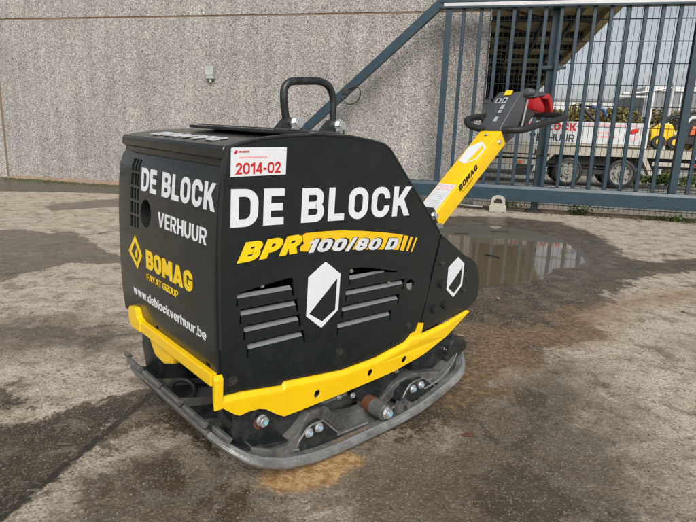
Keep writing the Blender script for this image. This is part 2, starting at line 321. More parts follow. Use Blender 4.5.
def glyph(c, t):
    h = t / 2; T_ = 1 - h; xh = .73; xT = xh - h
    def loop(x0, x1, y0, y1, R, corners='abcd'):
        q = []; R = min(R, (x1 - x0) / 2 - .002, (y1 - y0) / 2 - .002)
        q += arc_(x0 + R, y0 + R, R, 180, 270, 5) if 'a' in corners else [(x0, y0)]
        q += arc_(x1 - R, y0 + R, R, 270, 360, 5) if 'b' in corners else [(x1, y0)]
        q += arc_(x1 - R, y1 - R, R, 0, 90, 5) if 'c' in corners else [(x1, y1)]
        q += arc_(x0 + R, y1 - R, R, 90, 180, 5) if 'd' in corners else [(x0, y1)]
        return band(q, t, True)
    L = lambda *p: band(list(p), t)
    w_ = {'E': .58, 'L': .56, 'F': .56, 'M': .92, 'A': .84, 'V': .82, 'K': .76, 'Y': .80, 'T': .66, 'P': .68, '1': .42, '-': .36, '/': .40, '.': t, 'l': t, ' ': .24, 'w': .86, 'v': .60, 'k': .58, 'r': .38, '2': .64, '4': .70}.get(c, .58 if c.islower() else .72)
    r_ = w_ - h; R = min(.24 if c.isupper() or c.isdigit() else .2, (r_ - h) / 2 - .003)
    if c == ' ': return [], w_
    if c == 'D': g = loop(h, r_, h, T_, .26, 'bc')
    elif c in 'O0': g = loop(h, r_, h, T_, .25)
    elif c == 'E': g = L((w_, T_), (h, T_), (h, h), (w_, h)) + L((h, .5), (w_ * .93, .5))
    elif c == 'F': g = L((w_, T_), (h, T_), (h, 0)) + L((h, .48), (w_ * .9, .48))
    elif c == 'B': g = loop(h, r_ - .03, .5, T_, .17, 'bc') + loop(h, r_, h, .5, .18, 'bc')
    elif c == 'P': g = L((h, 0), (h, 1)) + loop(h, r_, .42, T_, .2, 'bc')
    elif c == 'R': g = L((h, 0), (h, 1)) + loop(h, r_ - .01, .44, T_, .2, 'bc') + diag(w_ * .52, .46, w_ - t * .56, 0, t * 1.15)
    elif c == 'L': g = L((h, 1), (h, h), (w_, h))
    elif c == 'T': g = L((0, T_), (w_, T_)) + L((w_ / 2, 0), (w_ / 2, T_))
    elif c == 'C': g = band([(r_, .615)] + arc_(r_ - R, T_ - R, R, 0, 90, 5) + arc_(h + R, T_ - R, R, 90, 180, 5) + arc_(h + R, h + R, R, 180, 270, 5) + arc_(r_ - R, h + R, R, 270, 360, 5) + [(r_, .385)], t)
    elif c == 'G': g = band([(r_, .64)] + arc_(r_ - R, T_ - R, R, 0, 90, 5) + arc_(h + R, T_ - R, R, 90, 180, 5) + arc_(h + R, h + R, R, 180, 270, 5) + arc_(r_ - R, h + R, R, 270, 360, 5) + [(r_, .43), (w_ * .50, .43)], t)
    elif c == 'K': g = L((h, 0), (h, 1)) + diag(t * .9, .36, w_ - t * .62, 1, t * 1.22) + diag(w_ * .42, .60, w_ - t * .60, 0, t * 1.22)
    elif c == 'V': g = diag(w_ / 2, 0, t * .55, 1, t * 1.08) + diag(w_ / 2, 0, w_ - t * .55, 1, t * 1.08)
    elif c == 'Y': g = diag(w_ / 2, .40, t * .6, 1, t * 1.2) + diag(w_ / 2, .40, w_ - t * .6, 1, t * 1.2) + L((w_ / 2, 0), (w_ / 2, .46))
    elif c == 'A': g = diag(t * .55, 0, w_ / 2, 1, t * 1.08) + diag(w_ - t * .55, 0, w_ / 2, 1, t * 1.08) + band([(w_ * .22, .24), (w_ * .78, .24)], t * .85)
    elif c == 'M': g = L((h, 0), (h, 1)) + L((r_, 0), (r_, 1)) + diag(w_ / 2, .22, t * .66, 1, t * 1.15) + diag(w_ / 2, .22, w_ - t * .66, 1, t * 1.15)
    elif c == 'H': g = L((h, 0), (h, 1)) + L((r_, 0), (r_, 1)) + L((h, .5), (r_, .5))
    elif c == 'U': g = band([(h, 1)] + arc_(h + R, h + R, R, 180, 270, 5) + arc_(r_ - R, h + R, R, 270, 360, 5) + [(r_, 1)], t)
    elif c == '1': g = L((w_ - h, 0), (w_ - h, 1)) + [[(0, .62), (0, .84), (w_ - h, 1.0), (w_ - h, .78)]]
    elif c == '2': g = band([(h, .68)] + arc_(h + .2, T_ - .2, .2, 180, 90, 5) + arc_(r_ - .2, T_ - .2, .2, 90, -35, 7) + [(h * 1.3, h), (w_, h)], t)
    elif c == '4': g = L((w_ * .74, 0), (w_ * .74, 1)) + L((0, .27), (w_, .27)) + diag(h * 1.2, .27, w_ * .74 - h * .3, 1, t * 1.0)
    elif c == '8': g = loop(h + .02, r_ - .02, .5, T_, .17) + loop(h, r_, h, .5, .19)
    elif c == '-': g = L((0, .42), (w_, .42))
    elif c == '/': g = diag(t * .45, -.05, w_ - t * .45, 1.05, t * .85)
    elif c == '.': g = L((0, h), (t, h))
    elif c == 'l': g = L((h, 0), (h, 1))
    elif c == 'o': g = loop(h, r_, h, xT, R)
    elif c == 'b': g = L((h, 0), (h, 1)) + loop(h, r_, h, xT, R, 'bc')
    elif c == 'd': g = L((r_, 0), (r_, 1)) + loop(h, r_, h, xT, R, 'ad')
    elif c == 'c': g = band([(r_, xT - R)] + arc_(r_ - R, xT - R, R, 0, 90, 5) + arc_(h + R, xT - R, R, 90, 180, 5) + arc_(h + R, h + R, R, 180, 270, 5) + arc_(r_ - R, h + R, R, 270, 360, 5), t)
    elif c == 'e': g = band([(h, xh * .48), (r_, xh * .48)] + arc_(r_ - R, xT - R, R, 0, 90, 5) + arc_(h + R, xT - R, R, 90, 180, 5) + arc_(h + R, h + R, R, 180, 270, 5) + [(r_ - R * .3, h)], t * .95)
    elif c == 'h': g = L((h, 0), (h, 1)) + band([(h, xT)] + arc_(r_ - R, xT - R, R, 90, 0, 5) + [(r_, 0)], t)
    elif c == 'u': g = band([(h, xh)] + arc_(h + R, h + R, R, 180, 270, 5) + [(r_, h), (r_, xh)], t)
    elif c == 'r': g = L((h, 0), (h, xh)) + band([(h, xT - .12), (h + .1, xT), (w_, xT)], t)
    elif c == 'k': g = L((h, 0), (h, 1)) + diag(t * .9, .26, w_ - t * .6, xh, t * 1.15) + diag(w_ * .42, .42, w_ - t * .6, 0, t * 1.15)
    elif c == 'v': g = diag(w_ / 2, 0, t * .55, xh, t * 1.05) + diag(w_ / 2, 0, w_ - t * .55, xh, t * 1.05)
    elif c == 'w': g = diag(w_ * .27, 0, t * .52, xh, t) + diag(w_ * .27, 0, w_ / 2, xh, t) + diag(w_ * .73, 0, w_ / 2, xh, t) + diag(w_ * .73, 0, w_ - t * .52, xh, t)
    else: g = loop(h, r_, h, T_, .2)
    return g, w_
def sign(s, wid, hei, T, t=.21, shear=0, th=.0010, gap=.12, bend=None):
    Q = []; W_ = []; x = 0; wd = 0
    for c in s:
        g, w_ = glyph(c, t); wd += c == ' '
        for q in g: W_.append(wd); Q.append([(x + a + shear * b, b) for a, b in q])
        x += w_ + gap
    X = [a for q in Q for a, b in q]; x0, x1 = min(X), max(X); out = []; words = sorted(set(W_))
    for wd in words:
        V, F = [], []
        for j, (q, wq) in enumerate(zip(Q, W_)):
            if wq != wd: continue
            k = len(V); e = th + (j % 24) * 1.2e-5
            for w2 in (0, e):
                for a, b in q:
                    u, z = (a - x0) / (x1 - x0) * wid, b * hei
                    if bend: u, z = bend(u, z)
                    V.append(T((u, z, w2)))
            F += [(k + 4, k + 5, k + 6, k + 7)] + [(k + i, k + (i + 1) % 4, k + (i + 1) % 4 + 4, k + i + 4) for i in range(4)]
        out.append(fixn(mesh('lettering', V, F)))
    return out

# ============================================================ VIBRATORY PLATE
M = empty('vibratory_plate', tuple(rz(AM) @ SH), AM)
tag(M, 'black and yellow reversible vibratory plate compactor standing on the wet yard', 'plate compactor')
YC = 1.205                                    # outer face of the near side panel
SIDE = lambda p: BT((p[0], YC - p[2], p[1]))  # (x, z, outwards) on the near side

# ---- hood shell -----------------------------------------------------
front = [(.640, .352), (.633, .42), (.629, .514), (.627, .60), (.6275, .70), (.631, .80), (.636, .866), (.640, .874), (.648, .900), (.657, .908),
         (.657, .925), (.648, .926), (.6455, .931), (.646, .950), (.652, .9585)]
topl = [(.70, .969), (.80, .985), (.94, .999), (1.06, 1.0), (1.16, .990), (1.21, .980), (1.235, .967), (1.26, .944), (1.53, .680), (1.50, .32), (1.2, .24), (.8, .26)]
prof = front + topl
def xf(z):
    P = [(b, a) for a, b in front[:7]]
    for (z0, x0), (z1, x1) in zip(P, P[1:]):
        if z0 <= z <= z1: return x0 + (x1 - x0) * (z - z0) / (z1 - z0)
    return P[0][1] if z < P[0][0] else P[-1][1]
v, f = prism(prof, 1.2125, 1.885)
shell = link('hood', bevel(fixn(mesh('hood', v, f, BT)), .009, 3, 50), 'shell', M); shade(shell.data, 32)
# recesses for the side grille and the round opening are cut into the solid hood
cut = []
GY = [(1.708, 1.724), (1.7305, 1.7465), (1.753, 1.775)]
for r in range(5):
    z1 = .888 - r * .0455; z0 = z1 - .037
    for a, b in GY: cut.append(boxd(.55, .70, a, b, z0, z1))
ring = [(1.651 + .040 * math.cos(t), .727 + .044 * math.sin(t)) for t in [2 * math.pi * k / 32 for k in range(32)]]
cut.append(prism(ring, .55, .72, 0))
for a_, b_, c_, d_ in ((.685, .935, .395, .612), (1.045, 1.385, .39, .612), (1.3855, 1.43, .475, .53)): cut.append(boxd(a_, b_, 1.19, 1.45, c_, d_))
for yy in (1.60, 1.262): cut.append(boxd(.60, .66, yy - .012, yy + .012, .33, .372))
v, f = merge(cut); co = link('cutter', fixn(mesh('cutter', v, f, BT)), 'tdark', M); bpy.context.view_layer.update()
bo = shell.modifiers.new('cut', 'BOOLEAN'); bo.operation = 'DIFFERENCE'; bo.object = co; bo.solver = 'EXACT'; bo.use_self = True
me2 = bpy.data.meshes.new_from_object(shell.evaluated_get(bpy.context.evaluated_depsgraph_get()))
shell.modifiers.clear(); shell.data = me2; shell.data.materials.clear(); shell.data.materials.append(MT['shell']); bpy.data.objects.remove(co)
FR = lambda y0, z0: (lambda p: BT((xf(z0 + p[1]) - .0004 - p[2], y0 - p[0], z0 + p[1])))
def ftext(s, y0, y1, z0, z1, mat, **k):
    return link('lettering', sign(s, y0 - y1, z1 - z0, FR(y0, z0), **k), mat, shell)
ftext('DE BLOCK', 1.689, 1.220, .795, .8665, 'white', t=.205, gap=.15)
ftext('VERHUUR', 1.557, 1.256, .703, .747, 'white', t=.165, gap=.14)
ftext('BOMAG', 1.650, 1.332, .553, .613, 'yvinyl', t=.235, gap=.08)
ftext('FAYAT GROUP', 1.650, 1.425, .514, .535, 'yvinyl', t=.13, gap=.1)
ftext('www.deblockverhuur.be', 1.772, 1.261, .437, .467, 'white', t=.15, gap=.12)
for ring, hole in (([(1.7385, .642), (1.6835, .586), (1.7250, .531), (1.795, .581)], [(1.7375, .622), (1.7030, .586), (1.7270, .551), (1.773, .582)]),):
    u0 = 1.8
    T = FR(u0, 0)
    a = poly_mesh('emblem', [(u0 - y, z) for y, z in ring], [[(u0 - y, z) for y, z in hole]], 0, .0012, T); link('emblem', a, 'yvinyl', shell)
a = poly_mesh('emblem', [(.062, .588), (.078, .604), (.078, .566), (.062, .572)], [], .0001, .0013, FR(1.8, 0)); link('emblem', a, 'yvinyl', shell)
# half-worn white lettering on top of the hood
def LID(p):
    x = .735 - p[1]
    z = .969 + (x - .70) * .16
    return BT((x, 1.74 - p[0], z + .002 + p[2]))
link('lettering', sign('BOMAG', .42, .055, LID, t=.22), 'whitef', shell)
TM = lambda p: BT((p[0], p[1], p[2] + 1.0005 - max(0, abs(p[0] - 1.02) - .05) * .03))
box('top_mat', .815, 1.14, 1.30, 1.74, 0, .010, 'rubber', M, TM, .003)
box('mat_panel', .835, 1.12, 1.32, 1.72, .0105, .0145, 'headgrey', M, TM, .001)

# ---- near side panel ------------------------------------------------
PT_TOP = [(.657, .9569), (.6903, .9679), (.7482, .9816), (.8256, .9931), (.9442, 1.0032), (1.0575, 1.0038), (1.1622, .9942), (1.205, .9865), (1.232, .9745), (1.2632, .9454), (1.40, .8139), (1.5336, .6854)]
PT_BACK = [(1.5362, .6703), (1.4588, .3197)]
PT_BOT = [(1.40, .27), (1.2, .24), (1.0, .235), (.85, .25), (.70, .27)]
PT_FRONT = [(.652, .2931), (.6435, .4281), (.6390, .5679), (.6370, .7007), (.6385, .8025), (.6428, .8767), (.6493, .9254), (.6535, .9496)]
outline = PT_TOP + PT_BACK + PT_BOT + PT_FRONT
def louvre(x0, x1, zt, zb, big=None):
    top = [(x0, zt), (x1, zt)] if big is None else big
    return top + [(x1 + .0055, zb - .020), (x1 - .001, zb - .020), (x1 - .006, zb), (x0 + .005, zb), (x0 + .0045, zb - .022), (x0 - .002, zb - .022)]
LV = [louvre(.690, .875, .577, .5625, [(.690, .5745), (.700, .5790), (.855, .5985), (.868, .5985), (.8745, .590)])]
for x0, x1, z in ((.7020, .8935, .529), (.7140, .9060, .4795), (.7265, .9245, .4265)): LV.append(louvre(x0, x1, z + .002, z - .0185))
def louvre_r(x0, x1, zt, zb): return [(x0, zt), (x1, zt), (x1 - .003, zb - .018), (x1 - .010, zb - .018), (x1 - .009, zb), (x0 + .008, zb), (x0 + .005, zb - .022), (x0 - .001, zb - .022)]
LV.append([(1.094, .582), (1.0965, .5985), (1.135, .5975), (1.20, .587), (1.318, .564), (1.318, .5595), (1.262, .566), (1.225, .566), (1.1015, .560), (1.100, .543), (1.094, .543)])
for x0, x1, z in ((1.0830, 1.3632, .529), (1.0715, 1.3434, .4762), (1.0570, 1.3102, .4230)): LV.append(louvre_r(x0, x1, z + .002, z - .0185))
odd = [(1.372, .5154), (1.3819, .5235), (1.4012, .5231), (1.4167, .5101), (1.4150, .4978), (1.3982, .4807), (1.3784, .4933)]
panel = link('side_panel', bevel(poly_mesh('side_panel', outline, LV + [odd], 0, -.0055, SIDE), .0012, 1, 60), 'black', M)
# rolled rim behind the panel's edge
rim = PT_FRONT[1:] + PT_TOP
n_ = len(rim); V = []; F = []
cx, cz = 1.05, .6
for w_, k in ((-.0058, 0.), (-.008, -.0005), (-.0085, -.003)):
    pass
for i, (x, z) in enumerate(rim):
    a = np.array(rim[min(i + 1, n_ - 1)]) - np.array(rim[max(i - 1, 0)]); nn = np.array([-a[1], a[0]]) / np.linalg.norm(a)
    for w_, k in ((.0006, -.006), (.0028, -.0025), (.0015, .0022), (-.004, .0035), (-.010, .0025)): V.append(SIDE((x + nn[0] * k, z + nn[1] * k, w_)))
for i in range(n_ - 1):
    for k in range(4): F.append((i * 5 + k, i * 5 + k + 1, i * 5 + k + 6, i * 5 + k + 5))
link('panel_rim', shade(fixn(mesh('panel_rim', V, F))), 'shell', M)
# pressed slat edges showing in the openings; their grey stands for reflected sky
for x0, x1, zt in ((.6945, .8715, .5740), (.7065, .8880, .5245), (.7185, .9010, .4750), (.7315, .9190, .4220), (1.1010, 1.262, .5735), (1.0890, 1.3560, .5245), (1.0780, 1.3360, .4718), (1.0635, 1.3030, .4185)):
    v = []; a = (x0, x0 + .002, x1 - .003, x1)
    v, f = merge([prism([(-.002, -.004), (.0095, -.012), (.0105, -.012), (.0000, .0045)], 0, 1, 1)])
    T = lambda p, x0=x0, x1=x1, zt=zt: SIDE((x0 + (x1 - x0) * p[1], zt - .0125 + p[0], -.0042 + p[2] * .7))
    link('louver_slat', fixn(mesh('louver_slat', v, f, T)), 'slat', panel)
TX = lambda x0, z0, k=.0003: (lambda p: SIDE((x0 + p[0], z0 + p[1], k + p[2])))
link('lettering', sign('DE BLOCK', 1.353 - .667, .0985, TX(.667, .7555), t=.205, gap=.15), 'white', panel)
# model badge: amber swoosh, three bars, letters
SW = [(.8978, .7171), (.9103, .7247), (.9825, .7252), (1.0485, .7234), (1.1401, .7155), (1.2394, .704), (1.3314, .6897), (1.3130, .6385), (1.2115, .6493), (1.0835, .6605), (.9676, .672), (.9343, .677), (.9215, .6696), (.8930, .6732), (.8940, .6862), (.9063, .6945)]
link('swoosh', poly_mesh('swoosh', SW, [], 0, .0008, TX(0, 0)), 'orange', panel)
for q in ([(1.3391, .6871), (1.3595, .6836), (1.3406, .6327), (1.3218, .6364)], [(1.3711, .6807), (1.3828, .6783), (1.3633, .6295), (1.3533, .6315)], [(1.3992, .6756), (1.4071, .674), (1.3852, .6244), (1.3789, .626)]):
    link('stripe', poly_mesh('stripe', q, [], 0, .0008, TX(0, 0)), 'orange', panel)
def bb(u, q): return u, q + .0100 * (u / .21)
link('lettering', sign('BPR', .212, .0530, TX(.6872, .6600, .0016), t=.27, shear=.30, bend=bb, gap=.07), 'yvinyl', panel)
link('lettering', sign('BPR', .218, .0570, TX(.6840, .6580, .0009), t=.37, shear=.30, bend=bb, gap=-.03, th=.0005), 'kblack', panel)
def bb2(u, q): return u, q - .026 * (u / .39) ** 1.25
link('lettering', sign('100/80 D', .392, .0440, TX(.9200, .6640, .0012), t=.37, shear=.28, bend=bb2, th=.0004, gap=.0), 'kblack', panel)
link('lettering', sign('100/80 D', .386, .0400, TX(.9230, .6660, .0021), t=.26, shear=.30, bend=bb2, th=.0006, gap=.11), 'silver', panel)
# hexagon emblem
def emblem(T, O, I, parent, mat='white'):
    link('emblem', poly_mesh('emblem', O, [I], 0, .0010, T), mat, parent)
emblem(TX(0, 0), [(.992, .632), (1.055, .587), (1.055, .470), (.990, .422), (.928, .470), (.929, .592)], [(1.043, .574), (1.043, .472), (.992, .442), (.939, .476)], panel)
# number sticker
st = box('number_sticker', .665, .832, 0, .001, 0, 1, 'white', panel, lambda p: SIDE((p[0], .884 + .0715 * p[2] + (p[0] - .665) * .045, .0003 + p[1])))
s2 = lambda x0, z0: (lambda p: SIDE((x0 + p[0], z0 + p[1] + (x0 + p[0] - .665) * .045, .0015 + p[2])))
link('lettering', sign('2014-02', .137, .0285, s2(.677, .8895), t=.18, th=.0006), 'red', panel)
link('lettering', sign('DE BLOCK', .030, .0045, s2(.6875, .9435), t=.2, th=.0006), 'red', panel)
link('print_line', poly_mesh('print_line', [(0, 0), (.082, 0), (.082, .0038), (0, .0038)], [], 0, .0004, s2(.689, .9298)), 'pink', panel)
link('print_mark', poly_mesh('print_mark', [(0, .006), (.006, .012), (.011, .007), (.007, .004), (.003, .0)], [], 0, .0005, s2(.6735, .9385)), 'red', panel)

# ---- hinged rear corner panel --------------------------------------
RR = [(1.5531, .6747), (1.7400, .5710), (1.7700, .5620), (1.8212, .5338), (1.8509, .4964), (1.8715, .4406), (1.8733, .3833), (1.8574, .3641), (1.7916, .3359), (1.64, .32), (1.479, .2997), (1.491, .3727), (1.5487, .6317)]
def RSIDE(p):                                  # bends slightly inwards towards the rear
    k = max(0, p[0] - 1.50); return BT((p[0], YC + .004 + k * .05 - p[2], p[1]))
rear = link('rear_panel', bevel(poly_mesh('rear_panel', RR, [], 0, -.012, RSIDE), .003, 2, 60), 'black', M)
emblem(lambda p: RSIDE((p[0], p[1], p[2] + .0003)), [(1.683, .574), (1.732, .541), (1.734, .451), (1.679, .410), (1.626, .450), (1.623, .539)], [(1.722, .530), (1.722, .457), (1.681, .426), (1.636, .455)], rear)
v, f = prism([(1.50, .32), (1.545, .66), (1.76, .55), (1.83, .50), (1.85, .40), (1.80, .35)], 1.25, 1.82)
link('rear_body', bevel(fixn(mesh('rear_body', v, f, BT)), .01, 2), 'castdark', M)

# ---- bolts ----------------------------------------------------------
def bolt_mesh(r, h, washer=1.35, dome=False):
    parts = []
    def cyl(rad_, y0, y1, seg):
        V, F = [], []
        for y in (y0, y1):
            for k in range(seg): t = 2 * math.pi * k / seg; V.append((rad_ * math.cos(t), y, rad_ * math.sin(t)))
        F = [(k, (k + 1) % seg, (k + 1) % seg + seg, k + seg) for k in range(seg)] + [tuple(range(seg)), tuple(range(2 * seg - 1, seg - 1, -1))]
        return V, F
    parts.append(cyl(r * washer, 0, -h * .25, 16))
    if dome:
        for a, b, q in ((1.15, -.25, -.7), (1.0, -.7, -1.0), (.6, -1.0, -1.15)): parts.append(cyl(r * a, h * b, h * q, 16))
    else: parts.append(cyl(r, -h * .25, -h, 6)); parts.append(cyl(r * .78, -h, -h * 1.06, 12))
    v, f = merge(parts); return shade(fixn(mesh('bolt', v, f)), 30)
B_hex = bolt_mesh(.0115, .011); B_small = bolt_mesh(.0075, .008); B_dark = bolt_mesh(.011, .008); B_dome = bolt_mesh(.0135, .010, 1.2, True); B_mini = bolt_mesh(.005, .005)
for m_, c_ in ((B_hex, 'zinc'), (B_small, 'zinc'), (B_dark, 'boltdark'), (B_dome, 'rubber'), (B_mini, 'steel')): m_.materials.append(MT[c_])
def bolt(me, loc, parent, rot=(0, 0, 0)):
    o = bpy.data.objects.new('bolt', me); COL.objects.link(o); o.parent = parent; o.location = loc; o.rotation_euler = rot; return o
for x, z in ((.682, .328), (1.072, .322), (1.402, .348)): bolt(B_dark, SIDE((x, z, 0)), panel)
for x, z in ((1.572, .562), (1.745, .430)): bolt(B_dark, RSIDE((x, z, 0)), rear)
for x, z in ((1.588, .478), (1.555, .382), (1.629, .385)): bolt(B_dome, RSIDE((x, z, 0)), rear)
for x, z in ((.772, .5865), (1.107, .588), (1.283, .5275)): bolt(B_mini, SIDE((x, z, -.0055)), panel)
# steel bracket seen through the odd opening
box('latch', 1.378, 1.41, YC + .0062, YC + .0074, .482, .508, 'steel', M, BT)

# ---- yellow frame rail ---------------------------------------------
top = [(.6420, .2935), (.7066, .2892), (.8465, .2695), (.8532, .2805), (1.0819, .2566), (1.2436, .2635), (1.3854, .2881), (1.4151, .306), (1.4787, .3017), (1.6282, .3147), (1.7800, .3390)]
bot = [(1.7800, .3345), (1.6374, .2626), (1.4909, .2203), (1.3282, .1926), (1.1107, .1804), (.9228, .1733), (.851, .1727), (.820, .191), (.7850, .217), (.7609, .226), (.7275, .2287), (.6984, .2255), (.6824, .2338), (.6420, .2660)]
def circ(x, z, rx_, rz_): return [(x + rx_ * math.cos(2 * math.pi * k / 14), z + rz_ * math.sin(2 * math.pi * k / 14)) for k in range(14)]
holes = [circ(.976, .209, .013, .0135), circ(1.209, .220, .013, .0135), circ(1.383, .2265, .013, .0135)]
lowtop = [(x, z - .021 * min(1, (1.79 - x) / .25)) for x, z in top]
lowtop[2] = (.8465, .2500); lowtop[3] = (.8532, .2560)
RO = .017
def RLS(p):
    x = p[0]; k = max(0, x - 1.50)
    return BT((x, YC + k * .05 - p[2], p[1]))
rail = link('side_rail', poly_mesh('side_rail', lowtop + bot, holes, RO, RO - .007, RLS), 'yellow', M)
V, F = [], []
for (x, z), (x2, z2) in zip(top, lowtop):
    V += [RLS((x, z, .0015)), RLS((x, z, .008)), RLS((x, (z * .35 + z2 * .65), RO - .0005)), RLS((x2, z2, RO))]
for i in range(len(top) - 1):
    for k in range(3): F.append((i * 4 + k, i * 4 + k + 1, i * 4 + k + 5, i * 4 + k + 4))
link('rail_flange', shade(fixn(mesh('rail_flange', V, F)), 25), 'yellow', rail)
pris('rail_hook', [(1.4151, .300), (1.4160, .3120), (1.4477, .3180), (1.4601, .3490), (1.4870, .3433), (1.4787, .298)], YC - .0065, YC - .0005, 'yellow', rail, BT, .001)
# front rail with its end tabs
XR = .6215
front_rail = box('front_rail', XR, XR + .02, 1.215, 1.775, .322, .3585, 'yellow', M, BT, .004)
pris('rail_tab', [(1.695, .322), (1.772, .318), (1.795, .345), (1.797, .372), (1.790, .388), (1.738, .397), (1.725, .388), (1.720, .366), (1.695, .3585)], XR - .003, XR + .03, 'yellow', front_rail, BT, .004, axis=0)
pris('rail_tab', [(1.1885, .262), (1.194, .262), (1.201, .285), (1.204, .335), (1.2035, .356), (1.198, .362), (1.1885, .350)], XR - .0015, XR + .024, 'yellow', front_rail, BT, .003, axis=0)
pris('rail_bracket', [(1.44, .330), (1.47, .290), (1.53, .268), (1.60, .272), (1.64, .310), (1.64, .330)], XR + .006, XR + .08, 'yellow', front_rail, BT, .01, axis=0)
box('rail_shelf', XR + .026, XR + .09, 1.30, 1.66, .348, .358, 'yellow', front_rail, BT, .002)

# ---- lifting eye ----------------------------------------------------
pts = smoothpts([(1.125, 1.56, 1.045), (1.112, 1.56, 1.10), (1.108, 1.56, 1.158), (1.130, 1.56, 1.190), (1.19, 1.56, 1.200), (1.262, 1.56, 1.206), (1.308, 1.56, 1.192), (1.330, 1.56, 1.150), (1.331, 1.56, 1.10), (1.335, 1.56, 1.05)], 5)
eye = tub('lifting_eye', pts, .0135, 'castdark', M, PT, 12)
pris('eye_rib', [(1.205, 1.205), (1.223, 1.214), (1.238, 1.219), (1.240, 1.200)], 1.548, 1.572, 'castdark', eye, PT, .002)
for x in (1.125, 1.325):
    pris('eye_bracket', [(x - .055, 1.015), (x - .05, 1.035), (x - .012, 1.075), (x + .035, 1.070), (x + .055, 1.04), (x + .055, 1.015)], 1.545, 1.575, 'castdark', M, PT, .004)
    b_ = bolt(bolt_mesh(.018, .024), PT((x + .025, 1.545, 1.055)), M); b_.data.materials.append(MT['zinc'])
    b_ = bolt(bolt_mesh(.010, .014), PT((x - .015, 1.500, 1.034)), M); b_.data.materials.append(MT['steel'])

# ---- drawbar --------------------------------------------------------
DO = np.array([1.872, 1.475, .695]); DD = np.array([.7716, 0, .6361]); DN = np.array([.6361, 0, -.7716])
def BAR(p): return PT(tuple(DO + DD * p[0] + DN * p[2] + np.array([0, p[1], 0])))   # (along, across, down)
L_ = .61
v, f = boxd(0, L_, 0, .115, 0, .083); bar = link('drawbar', bevel(mesh('drawbar', v, f, BAR), .006, 3), 'yellow', M); shade(bar.data, 30)
BN = lambda s0, t0: (lambda p: BAR((s0 + p[0], -.0006 - p[2], t0 - p[1])))          # lettering on the near face
BTP = lambda s0, y0: (lambda p: BAR((s0 + p[0], y0 + p[1], -.0006 - p[2])))         # print on the upper face
link('lettering', sign('BOMAG', .165, .0265, BN(.196, .034), t=.235, gap=.1, shear=.12), 'kblack', bar)
link('lettering', sign('FAYAT GROUP', .095, .0055, BN(.212, .0515), t=.13, th=.0006), 'kblack', bar)
lab = link('warning_label', poly_mesh('warning_label', [(.025, .010), (.200, .010), (.200, .108), (.025, .108)], [], 0, .0006, BTP(0, 0)), 'silver', bar)
for i in range(9):
    link('print_line', poly_mesh('print_line', [(.036 + i * .0125, .018), (.041 + i * .0125, .018), (.041 + i * .0125, .100), (.036 + i * .0125, .100)], [], 0, .0004, BTP(0, 0) if False else (lambda p: BAR((p[0], p[1], -.0014 - p[2])))), 'whitef', bar)
for i in range(3):
    link('print_block', poly_mesh('print_block', [(.158, .016 + i * .031), (.192, .016 + i * .031), (.192, .040 + i * .031), (.158, .040 + i * .031)], [[(.164, .021 + i * .031), (.186, .021 + i * .031), (.186, .035 + i * .031), (.164, .035 + i * .031)]], 0, .0004, (lambda p: BAR((p[0], p[1], -.0014 - p[2])))), 'pink', bar)
hexo = [(.345, .058), (.366, .100), (.470, .106), (.515, .055), (.472, .008), (.384, .008)]
emblem(BTP(0, 0), hexo, [(.357, .052), (.390, .016), (.466, .016), (.486, .038)], bar)
bolt(B_small, BAR((.565, .060, -.0003)), bar, (rad(-90), 0, 0)).rotation_euler = Matrix(((DD[0], -DN[0] * -1, 0), (0, 0, 1), (DD[2], -DN[2] * -1, 0))).to_euler() if False else (rad(-90), rad(0), 0)
bolt(B_small, BAR((.565, -.0003, .040)), bar)
# pivot carrying the bar
pris('drawbar_pivot', [(1.66, .50), (1.70, .62), (1.80, .71), (1.872, .728), (1.93, .665), (1.92, .64), (1.86, .56), (1.80, .50)], 1.482, 1.588, 'castdark', M, PT, .006)
b_ = bolt(bolt_mesh(.013, .022), PT((1.865, 1.478, .692)), M); b_.data.materials.append(MT['zinc'])
pris('pivot_clamp', [(1.885, .655), (1.925, .655), (1.945, .630), (1.905, .628)], 1.472, 1.50, 'steel', M, PT, .002)

# ---- control head and handle ring ----------------------------------
hp = [(.598, -.004), (.615, -.016), (.80, -.052), (.845, -.054), (.868, -.030), (.872, .010), (.735, .070), (.68, .098), (.60, .080)]
v = []; n_ = len(hp)
w0 = [(.000, .118) if s < .65 else (-.004, .132) for s, t in hp]
V = [(s, a, t) for (s, t), (a, b) in zip(hp, w0)] + [(s, b, t) for (s, t), (a, b) in zip(hp, w0)]
F = [tuple(range(n_)), tuple(range(2 * n_ - 1, n_ - 1, -1))] + [(i, i + n_, (i + 1) % n_ + n_, (i + 1) % n_) for i in range(n_)]
head = link('control_head', shade(bevel(fixn(mesh('control_head', V, F, BAR)), .006, 3, 25), 30), 'headgrey', M)
def HT(s, y, k=0):   # on the sloped top of the head
    t = -.016 + (s - .615) * (-.036 / .185) - .0025 - k; return BAR((s, y, t))
def hlabel(nm, s0, s1, y0, y1, mat, k=0):
    v = [HT(s0, y0, k), HT(s1, y0, k), HT(s1, y1, k), HT(s0, y1, k), HT(s0, y0, k - .0015), HT(s1, y0, k - .0015), HT(s1, y1, k - .0015), HT(s0, y1, k - .0015)]
    link(nm, fixn(mesh(nm, v, [(0, 1, 2, 3), (4, 5, 6, 7), (0, 1, 5, 4), (1, 2, 6, 5), (2, 3, 7, 6), (3, 0, 4, 7)])), mat, head)
hlabel('head_label', .762, .795, .082, .112, 'labelgrey'); hlabel('head_label', .762, .800, .050, .074, 'labelgrey'); hlabel('head_label', .722, .752, .045, .062, 'labelgrey')
hlabel('head_label', .645, .675, .044, .062, 'labelgrey'); hlabel('head_label', .700, .716, .045, .062, 'labelgrey'); hlabel('head_tab', .815, .845, .045, .085, 'yvinyl')
